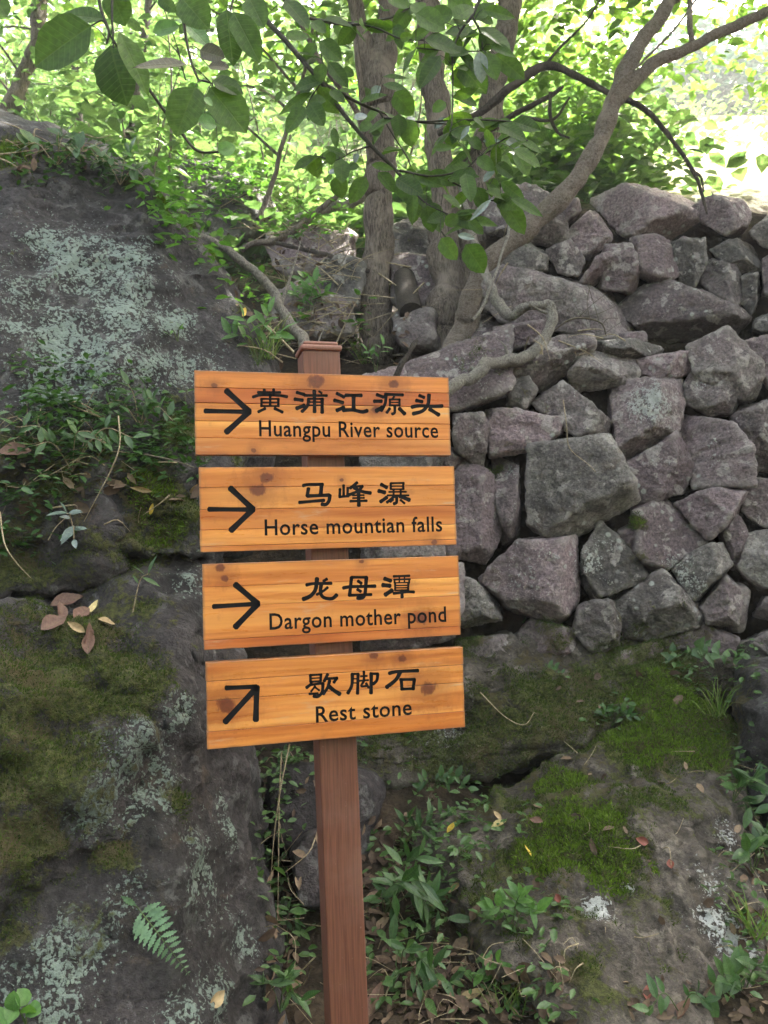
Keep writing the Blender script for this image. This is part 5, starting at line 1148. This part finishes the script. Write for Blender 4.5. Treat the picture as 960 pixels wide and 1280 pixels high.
herb('long leaved plant beside the lower post with drooping narrow leaves', 480, 1140, [(.16,.10,-.12,8),(.06,.16,-.15,7),(.20,.02,-.10,7),(-.01,.10,-.12,5),(.12,.20,-.05,7),(.05,.05,-.18,6),(.14,.14,-.12,7)], .088, .28, M_HERB, M_STEM, 4, profile='lance', face=.6)
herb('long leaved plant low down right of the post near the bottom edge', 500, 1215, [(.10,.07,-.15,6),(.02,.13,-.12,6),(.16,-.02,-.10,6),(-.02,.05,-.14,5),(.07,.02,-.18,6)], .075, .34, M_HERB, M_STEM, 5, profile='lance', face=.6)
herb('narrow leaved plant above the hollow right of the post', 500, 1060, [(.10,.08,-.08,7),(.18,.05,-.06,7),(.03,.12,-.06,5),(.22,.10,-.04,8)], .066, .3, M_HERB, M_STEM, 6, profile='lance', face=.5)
herb('pale green weed with toothed leaves at the left edge of the slab', 640, 1165, [(.02,.13,-.05,8),(.07,.08,-.04,6),(-.06,.09,-.04,6)], .062, .45, M_WEED, M_STEM, 7)
herb('low weed with small bright leaves below the slab plant', 620, 1235, [(.05,.08,-.08,6),(-.05,.07,-.06,6),(.0,.1,-.05,6)], .05, .5, M_WEED, M_STEM, 8)
herb('blue green rosette growing on the mossy foundation rock', 765, 905, [(.06,.04,-.06,6),(-.05,.05,-.05,6),(.0,.07,-.05,6),(.10,.02,-.04,5)], .042, .45, M_HERB, M_STEM, 9)
herb('creeper with heart shaped pale leaves along the wall foot at right', 850, 828, [(.12,.03,-.04,7),(.22,.0,-.04,8),(-.06,.03,-.03,4)], .055, .7, M_HERB, M_STEM, 10, profile='drop', face=.8)
herb('trailing plant with pointed leaves at the right edge beside the slab', 915, 1000, [(.05,.10,-.08,8),(.10,.05,-.06,8),(.08,-.08,-.06,7),(.0,.06,-.06,5)], .08, .36, M_HERB, M_STEM, 11, profile='lance')
herb('tall leafy plant in the right corner below the wall', 940, 1090, [(.03,.16,-.06,8),(-.05,.10,-.08,7),(.08,.10,-.05,7)], .075, .4, M_HERB, M_STEM, 12)
herb('leafy plant in the bottom right corner', 930, 1240, [(-.08,.08,-.10,7),(.03,.12,-.08,7),(-.14,.02,-.06,6)], .075, .4, M_HERB, M_STEM, 13)
herb('small sprig lying on the bottom of the slab', 850, 1262, [(-.10,.03,-.05,6),(.05,.05,-.05,5)], .055, .38, M_HERB, M_STEM, 14)
herb('glossy pale leaved sprig on the dark boulders at left', 92, 662, [(.0,.045,-.05,5),(.02,-.03,-.05,5)], .055, .42, M_LEAF_PALE, M_STRAW, 15, face=.7)
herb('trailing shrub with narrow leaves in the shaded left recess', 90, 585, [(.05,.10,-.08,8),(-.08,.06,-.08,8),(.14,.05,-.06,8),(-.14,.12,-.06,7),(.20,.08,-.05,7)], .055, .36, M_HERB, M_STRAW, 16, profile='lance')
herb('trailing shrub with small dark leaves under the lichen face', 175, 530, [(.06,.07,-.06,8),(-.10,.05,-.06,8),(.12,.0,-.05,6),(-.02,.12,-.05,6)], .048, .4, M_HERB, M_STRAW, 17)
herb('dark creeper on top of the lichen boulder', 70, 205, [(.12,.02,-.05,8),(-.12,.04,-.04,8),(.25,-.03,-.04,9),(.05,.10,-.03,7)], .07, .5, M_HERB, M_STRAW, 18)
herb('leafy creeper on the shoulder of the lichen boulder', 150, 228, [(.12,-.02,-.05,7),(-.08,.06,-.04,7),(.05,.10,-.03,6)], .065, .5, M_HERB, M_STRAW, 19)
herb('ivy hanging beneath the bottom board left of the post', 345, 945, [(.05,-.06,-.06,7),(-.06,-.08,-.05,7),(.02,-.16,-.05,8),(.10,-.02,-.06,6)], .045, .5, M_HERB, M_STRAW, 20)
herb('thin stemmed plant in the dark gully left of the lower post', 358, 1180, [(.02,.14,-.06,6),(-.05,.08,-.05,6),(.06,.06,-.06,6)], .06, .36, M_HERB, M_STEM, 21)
herb('grassy plant at the foot of the gully near the bottom edge', 350, 1262, [(.03,.12,-.06,6),(-.03,.10,-.06,6),(.06,.05,-.05,5)], .06, .3, M_HERB, M_STEM, 22, profile='lance')
herb('green clump of three round leaves in the bottom left corner', 32, 1275, [(-.02,.02,-.03,3),(.02,.03,-.03,3)], .05, .85, M_WEED, M_STEM, 23, profile='round')
herb('ivy sprig rooted in the wall joint right of the third board', 640, 770, [(.04,.06,-.05,6),(.07,-.02,-.05,6),(-.02,.10,-.04,5)], .042, .6, M_HERB, M_STEM, 24, face=.8)
herb('tiny leaf sprig at the foot of the wall beside the bottom board', 675, 842, [(.06,.01,-.04,6),(.10,-.01,-.04,6)], .028, .6, M_HERB, M_STEM, 25, face=.8)
herb('small creeper at the lip of the overhang below the bottom board', 540, 985, [(.06,.03,-.05,7),(.14,.01,-.05,8),(-.05,.02,-.04,5)], .045, .5, M_HERB, M_STEM, 26, face=.7)
herb('bright sprout on the lichen boulder near the top board', 222, 425, [(.02,.03,-.03,3),(-.02,.01,-.03,2)], .03, .5, M_WEED, M_STEM, 27)
herb('thin sprout crossing the dark ledge left of the third board', 165, 765, [(.06,.11,-.04,4)], .05, .25, M_HERB, M_STRAW, 28, profile='lance')
# fern
p0, n0 = hit(170, 1132)
ft = thing('fern', 'pale green fern frond on the lower left boulder', 'fern', p0)
tipp = hit(243, 1205)[0]+np.array([0, -0.05, 0]); sp_ = smooth_path([p0, (p0+tipp)/2+np.array([0.02, -0.07, 0.035]), tipp], 14)
V, F = tube(sp_, np.linspace(.0014, .0006, len(sp_)), 5, cap=False); part('stem', V, F, M_STEM, ft)
Tn = unit(np.gradient(sp_, axis=0)); fm = leaf_mesh('lance', 0.30, 0.06, 0.10, M_FERN, 0.0, 0, 0.28)
for k in range(3, len(sp_)-1, 2):
    f = k/len(sp_); L = 0.060*min(1, 0.5+f*3.5)*(1-f)**0.75
    nrm = unit(np.array([0.1, -1, 0.5])); sd_ = unit(np.cross(Tn[k], nrm))
    for s in (-1, 1):
        put_leaf(ft, fm, sp_[k], sp_[k]+unit(sd_*s+Tn[k]*0.45+rng.normal(size=3)*.05)*L, nrm+rng.normal(size=3)*.1, 'leaflet')
for ang in (150, 200):
    e = p0+np.array([math.cos(R_(ang))*.03, -.02, .02]); put_leaf(ft, fm, p0, e+np.array([0, 0, .01]), (0, -1, .4), 'leaflet')

# ------------------------------------------------------------------ fallen leaves one can pick out
def fallen(label, px, py, L, asp, mat, ang, seed, group='fallen leaves'):
    r = np.random.default_rng(seed); p, n = hit(px, py); n = unit(n); a = R_(ang)
    u = unit(np.cross(np.array([0, 1.0, 0.2]), n)); v = np.cross(n, u)
    ax = u*math.cos(a)+v*math.sin(a); o = link('fallen_leaf', leaf_mesh('ovate', asp, 0.28, -0.22, mat, 0.05, seed % 4, 0.03))
    b = p+n*0.006-ax*L/2; o.matrix_basis = leaf_matrix(b, b+ax*L, n+r.normal(size=3)*.15); tag(o, label, 'leaf', group); return o
FL = [('dark curled leaf at the upper left of the heap on the boulder', 74, 768, .065, .5, M_D_BROWN, 140), ('small tan leaf between the heap and the ledge', 130, 780, .05, .5, M_D_TAN, 30), ('dark brown leaf lowest in the heap on the boulder', 112, 806, .07, .5, M_D_BROWN, 100), ('crumpled brown leaf in the centre of the heap', 100, 772, .07, .6, M_D_BROWN, 80), ('pale cream leaf lying on the moss left of the bright moss patch', 624, 1032, .060, .45, M_D_CREAM, 10), ('tan leaf touching the pale cream leaf on the slab', 622, 1022, .045, .4, M_D_TAN, 120),
      ('bright yellow leaf at the left of the green moss patch', 658, 1066, .042, .4, M_D_YEL, 130), ('yellow brown leaf near the overhang lip', 566, 1036, .05, .45, M_D_YEL, 20), ('reddish leaf on the right edge of the bright moss', 802, 1052, .045, .6, M_D_RED, 160),
      ('brown leaf at the far left of the leaf heap on the boulder', 66, 784, .075, .7, M_D_BROWN, 60), ('large crumpled brown leaf at the top of the heap', 84, 756, .095, .55, M_D_BROWN, 20), ('pale tan curled leaf at the right of the heap', 117, 765, .065, .4, M_D_CREAM, 70), ('brown leaf at the bottom of the heap on the boulder', 105, 796, .075, .45, M_D_BROWN, 150), ('pinkish tan leaf in the middle of the heap', 96, 785, .055, .4, M_D_TAN, 170),
      ('pale curled leaf on the mossy ledge beside the second board', 178, 610, .065, .28, M_D_TAN, 5), ('orange leaf tucked under the mossy ledge', 190, 636, .04, .35, M_D_YEL, 150), ('pale leaf at the right end of the mossy ledge', 240, 610, .04, .4, M_D_TAN, 150), ('brown leaf litter piece at the left edge under the shrub', 20, 568, .10, .5, M_D_BROWN, 10),
      ('tan leaf on the ground right of the bottom of the post', 470, 1255, .11, .4, M_D_BROWN, 70), ('pale tan leaf at the bottom centre among weeds', 590, 1250, .085, .45, M_D_TAN, 15), ('tan leaf under the long leaved plant', 572, 1112, .06, .5, M_D_TAN, 160), ('brown leaf at the lower right foot of the slab', 856, 1265, .07, .5, M_D_BROWN, 20), ('dark purple leaf on the slab below the reddish leaf', 838, 1082, .03, .8, M_D_RED, 80), ('pinkish leaf low on the slab', 810, 1245, .045, .5, M_D_RED, 70), ('small dark leaf left of the white lichen spot', 700, 1125, .035, .6, M_D_RED, 90), ('white brown leaf tip by the bottom of the lower left boulder', 268, 1250, .05, .6, M_D_TAN, 80), ('brown leaf under the wall foot left of the slab', 672, 1028, .05, .5, M_D_BROWN, 140), ('orange leaf hung on the ridge of the lichen boulder', 302, 392, .05, .45, M_D_YEL, 120)]
for i, a in enumerate(FL): fallen(*a, i)
# leaf litter
def litter(specs, size, seed):
    r = np.random.default_rng(seed); C = []; N = []
    for (x, y, rx, ry, k) in specs:
        for _ in range(k):
            p, n = hit(x+r.uniform(-rx, rx), y+r.uniform(-ry, ry)); C.append(p+n*r.uniform(.002, .02)); N.append(n)
    C = np.array(C); N = unit(np.array(N)+r.normal(size=C.shape)*.35); A = unit(np.cross(N, r.normal(size=C.shape)))
    L = size*r.uniform(.5, 1.4, len(C)); return leaf_cloud(C-A*L[:, None]/2, A, N, L, L*r.uniform(.35, .6, len(C)))
V, F = litter([(520,1200,80,80,110),(350,1180,26,110,40),(600,1240,110,40,120),(420,420,90,40,120),(340,330,60,70,90),(950,1150,30,130,60),(850,1250,80,30,24),(180,612,70,20,10),(60,600,60,40,14),(480,1080,40,60,50),(800,1000,130,180,26),(70,200,60,16,30),(400,300,80,40,60),(380,1050,40,80,16)], 0.05, 71)
o = link('leaf_litter', mesh_np('leaf_litter', V, F, M_DRY)); tag(o, 'dry brown leaf litter scattered over the ground and rocks', 'leaf litter', kind='stuff')
# twigs, dry stalks, hanging rootlets
mb = MB(); r = np.random.default_rng(81)
for (x, y, rx, ry, k, ln) in [(410,380,90,70,90,.40),(370,300,80,60,60,.5),(440,440,50,20,24,.25),(450,320,40,80,30,.4),(520,1180,90,90,34,.16),(350,1150,25,120,24,.18),(620,1230,100,50,24,.14),(60,560,60,60,26,.16),(150,600,90,60,16,.12),(800,1080,120,150,16,.09),(940,1100,30,150,20,.15),(70,190,70,20,16,.18),(600,350,40,60,14,.3),(700,420,60,20,10,.2)]:
    for _ in range(k):
        p, n = hit(x+r.uniform(-rx, rx), y+r.uniform(-ry, ry)); d = unit(r.normal(size=3)*np.array([1, .5, .5]))*ln*r.uniform(.4, 1.2)
        q = [p+n*.01-d/2, p+n*(.012+.03*r.uniform())+r.normal(size=3)*.012, p+n*.012+d/2]
        tube_mesh_add(mb, smooth_path(q, 3), np.linspace(r.uniform(.0012, .0032)*(1.7 if y < 450 else 1), .0008, 7), 4)
V, F = mb.get(); o = link('twig_litter', mesh_np('twig_litter', V, F, M_STRAW)); tag(o, 'thin dry twigs and stalks strewn over bank and ground', 'twigs', kind='stuff')
# a few vines that show singly
def vine(label, lst, mat=M_STRAW):
    t = [P(*q[:3]) for q in lst]; s = smooth_path(t, 6); V, F = tube(s, np.linspace(.0024, .0013, len(s)), 5, cap=False)
    o = link('vine', mesh_np('vine', V-s[0], F, mat)); o.location = s[0]; tag(o, label, 'vine', 'single vines'); return o
vine('thin tan vine arching over the mossy ledge left of the first board', [(148,520,2.25,0),(150,555,2.22,0),(140,585,2.22,0),(122,620,2.24,0),(105,652,2.3,0)])
vine('pale vine curling down the far left rocks', [(0,640,2.25,0),(6,680,2.2,0),(22,705,2.2,0),(38,722,2.25,0)])
vine('hanging vine beside the lower post in the dark gully', [(362,930,2.5,0),(350,990,2.48,0),(342,1050,2.5,0),(338,1110,2.52,0)])
vine('second hanging vine nearer the post in the gully', [(352,940,2.5,0),(349,1000,2.5,0),(348,1080,2.52,0),(347,1150,2.55,0)])
vine('dark twig crossing below the left end of the top board', [(180,568,2.3,0),(215,575,2.25,0),(245,585,2.2,0)], M_TWIG)
vine('rootlet hanging down the large square wall stone', [(704,500,3.3,0),(708,530,3.3,0),(712,560,3.35,0),(735,580,3.38,0),(745,590,3.4,0)])
vine('curled rootlet at the wall foot right of the bottom board', [(600,865,3.25,0),(630,895,3.22,0),(655,906,3.2,0),(668,890,3.22,0)])

# ------------------------------------------------------------------ moss as real blades
def moss_blades(keys, n, size, seed, thr, mat, name, label, only=None):
    r = np.random.default_rng(seed); Cs = []; Ns = []
    for k in keys:
        d = BOULD[k] if isinstance(k, str) else k
        V, F = d['V'], d['F']; tri = V[F]; ar = 0.5*np.linalg.norm(np.cross(tri[:, 1]-tri[:, 0], tri[:, 2]-tri[:, 0]), axis=1)
        mm = d['moss'][F].mean(1) + 0.55*fbm(tri.mean(1)*13, 4, seed)
        if only is not None: mm = np.minimum(mm, mask(tri.mean(1), only)*1.3+0.2*fbm(tri.mean(1)*20, 3, seed+3))
        wgt = ar*np.clip((mm-thr)/0.2, 0, 1)
        cnt = int(n*wgt.sum())
        if cnt == 0: continue
        idx = r.choice(len(F), cnt, p=wgt/wgt.sum()); a, b = r.uniform(size=(2, cnt)); s = a+b > 1; a[s] = 1-a[s]; b[s] = 1-b[s]
        t3 = tri[idx]; Cs.append(t3[:, 0]+(t3[:, 1]-t3[:, 0])*a[:, None]+(t3[:, 2]-t3[:, 0])*b[:, None]); Ns.append(d['N'][F[idx, 0]])
    C = np.concatenate(Cs); N = np.concatenate(Ns); m = len(C)
    A = unit(N*0.8+np.array([0, 0, 0.35])+r.normal(size=(m, 3))*0.65); X = unit(np.cross(A, r.normal(size=(m, 3)))); L = (size*r.uniform(.5, 1.5, m))[:, None]; W = L*0.17
    V = np.stack([C-X*W-N*0.002, C+X*W-N*0.002, C+A*L], 1).reshape(-1, 3); F = np.arange(3*m).reshape(-1, 3)
    o = link(name, mesh_np(name, V, F, mat, False)); tag(o, label, 'moss', kind='stuff'); return m
BRIGHT = resolve([(715,1035,60,1),(685,1065,45,1),(765,1075,45,1),(830,880,50,.9),(870,930,40,.9),(800,920,45,.9),(795,653,11,1),(232,280,20,1),(205,252,20,1),(265,318,18,1),(20,190,34,1),(190,610,30,.9),(200,655,36,.8),(700,985,40,.8)])
nm1 = moss_blades(['ledge', 'mossy', 'corner', 'lichen', 'undercut'], 60000, 0.0085, 91, 0.42, M_MOSS, 'moss', 'dark olive moss cushions on the left boulders')
nm2 = moss_blades(['slab', 'foundation']+WALLS['low'], 52000, 0.0105, 92, 0.44, M_MOSS, 'moss', 'brown green moss over the slab and foundation rock')
nm3 = moss_blades(list(BOULD.values())+WALLS['low'], 46000, 0.014, 93, 0.52, M_MOSS_BRIGHT, 'moss', 'bright yellow green moss tufts on the slab and ledges', BRIGHT)
print('moss', nm1, nm2, nm3)
# grass tufts
def grass(label, px, py, n, h, seed, mat=M_GRASS):
    r = np.random.default_rng(seed); p, nn = hit(px, py); t = thing('grass_tuft', label, 'grass', p, 'grass tufts'); mbb = MB()
    for _ in range(n):
        a = r.uniform(0, 2*math.pi); e = np.array([math.cos(a)*h*.6, math.sin(a)*h*.5-.02, h*r.uniform(.4, 1)]); b = p+np.array([r.normal(0, .02), r.normal(0, .02), 0]); s = smooth_path([b, b+e*.6+np.array([0, 0, h*.15]), b+e], 3)
        X = unit(np.cross(e, r.normal(size=3))); wv = np.linspace(.003, .0003, len(s))[:, None]; V = np.stack([s-X*wv, s+X*wv], 1).reshape(-1, 3); i = np.arange(len(s)-1)*2; mbb.add(V, np.stack([i, i+1, i+3, i+2], -1))
    part('blades', *mbb.get(), mat, t)
grass('long grass tuft on the right shoulder of the slab', 895, 895, 26, .16, 1); grass('grass tuft between the fallen branch and the post cap', 335, 450, 30, .18, 2); grass('wispy dry grass right of the post cap', 455, 455, 26, .2, 3); grass('grass hanging beside the straight trunk foot', 420, 430, 22, .16, 4); grass('grass at the right edge below the rock', 948, 1170, 26, .16, 5); grass('sparse grass at the bottom centre among dry leaves', 640, 1262, 24, .12, 6)

# ------------------------------------------------------------------ sunlit air
bm = bmesh.new(); bmesh.ops.create_cube(bm, size=1.0)
for v in bm.verts: v.co = Vector((v.co.x*244, v.co.y*284+60, (v.co.z+0.5)*46-6))
me = bpy.data.meshes.new('haze'); bm.to_mesh(me); bm.free()
hz = NT('haze_air'); hv = hz.n('ShaderNodeVolumePrincipled', {'Color': (0.92, 0.96, 1.0), 'Density': 0.0042, 'Anisotropy': 0.4}); hz.t.links.new(hv.outputs[0], hz.out.inputs['Volume'])
me.materials.append(hz.m); tag(link('haze', me), 'bright sunlit haze filling the valley air', 'haze', kind='stuff')
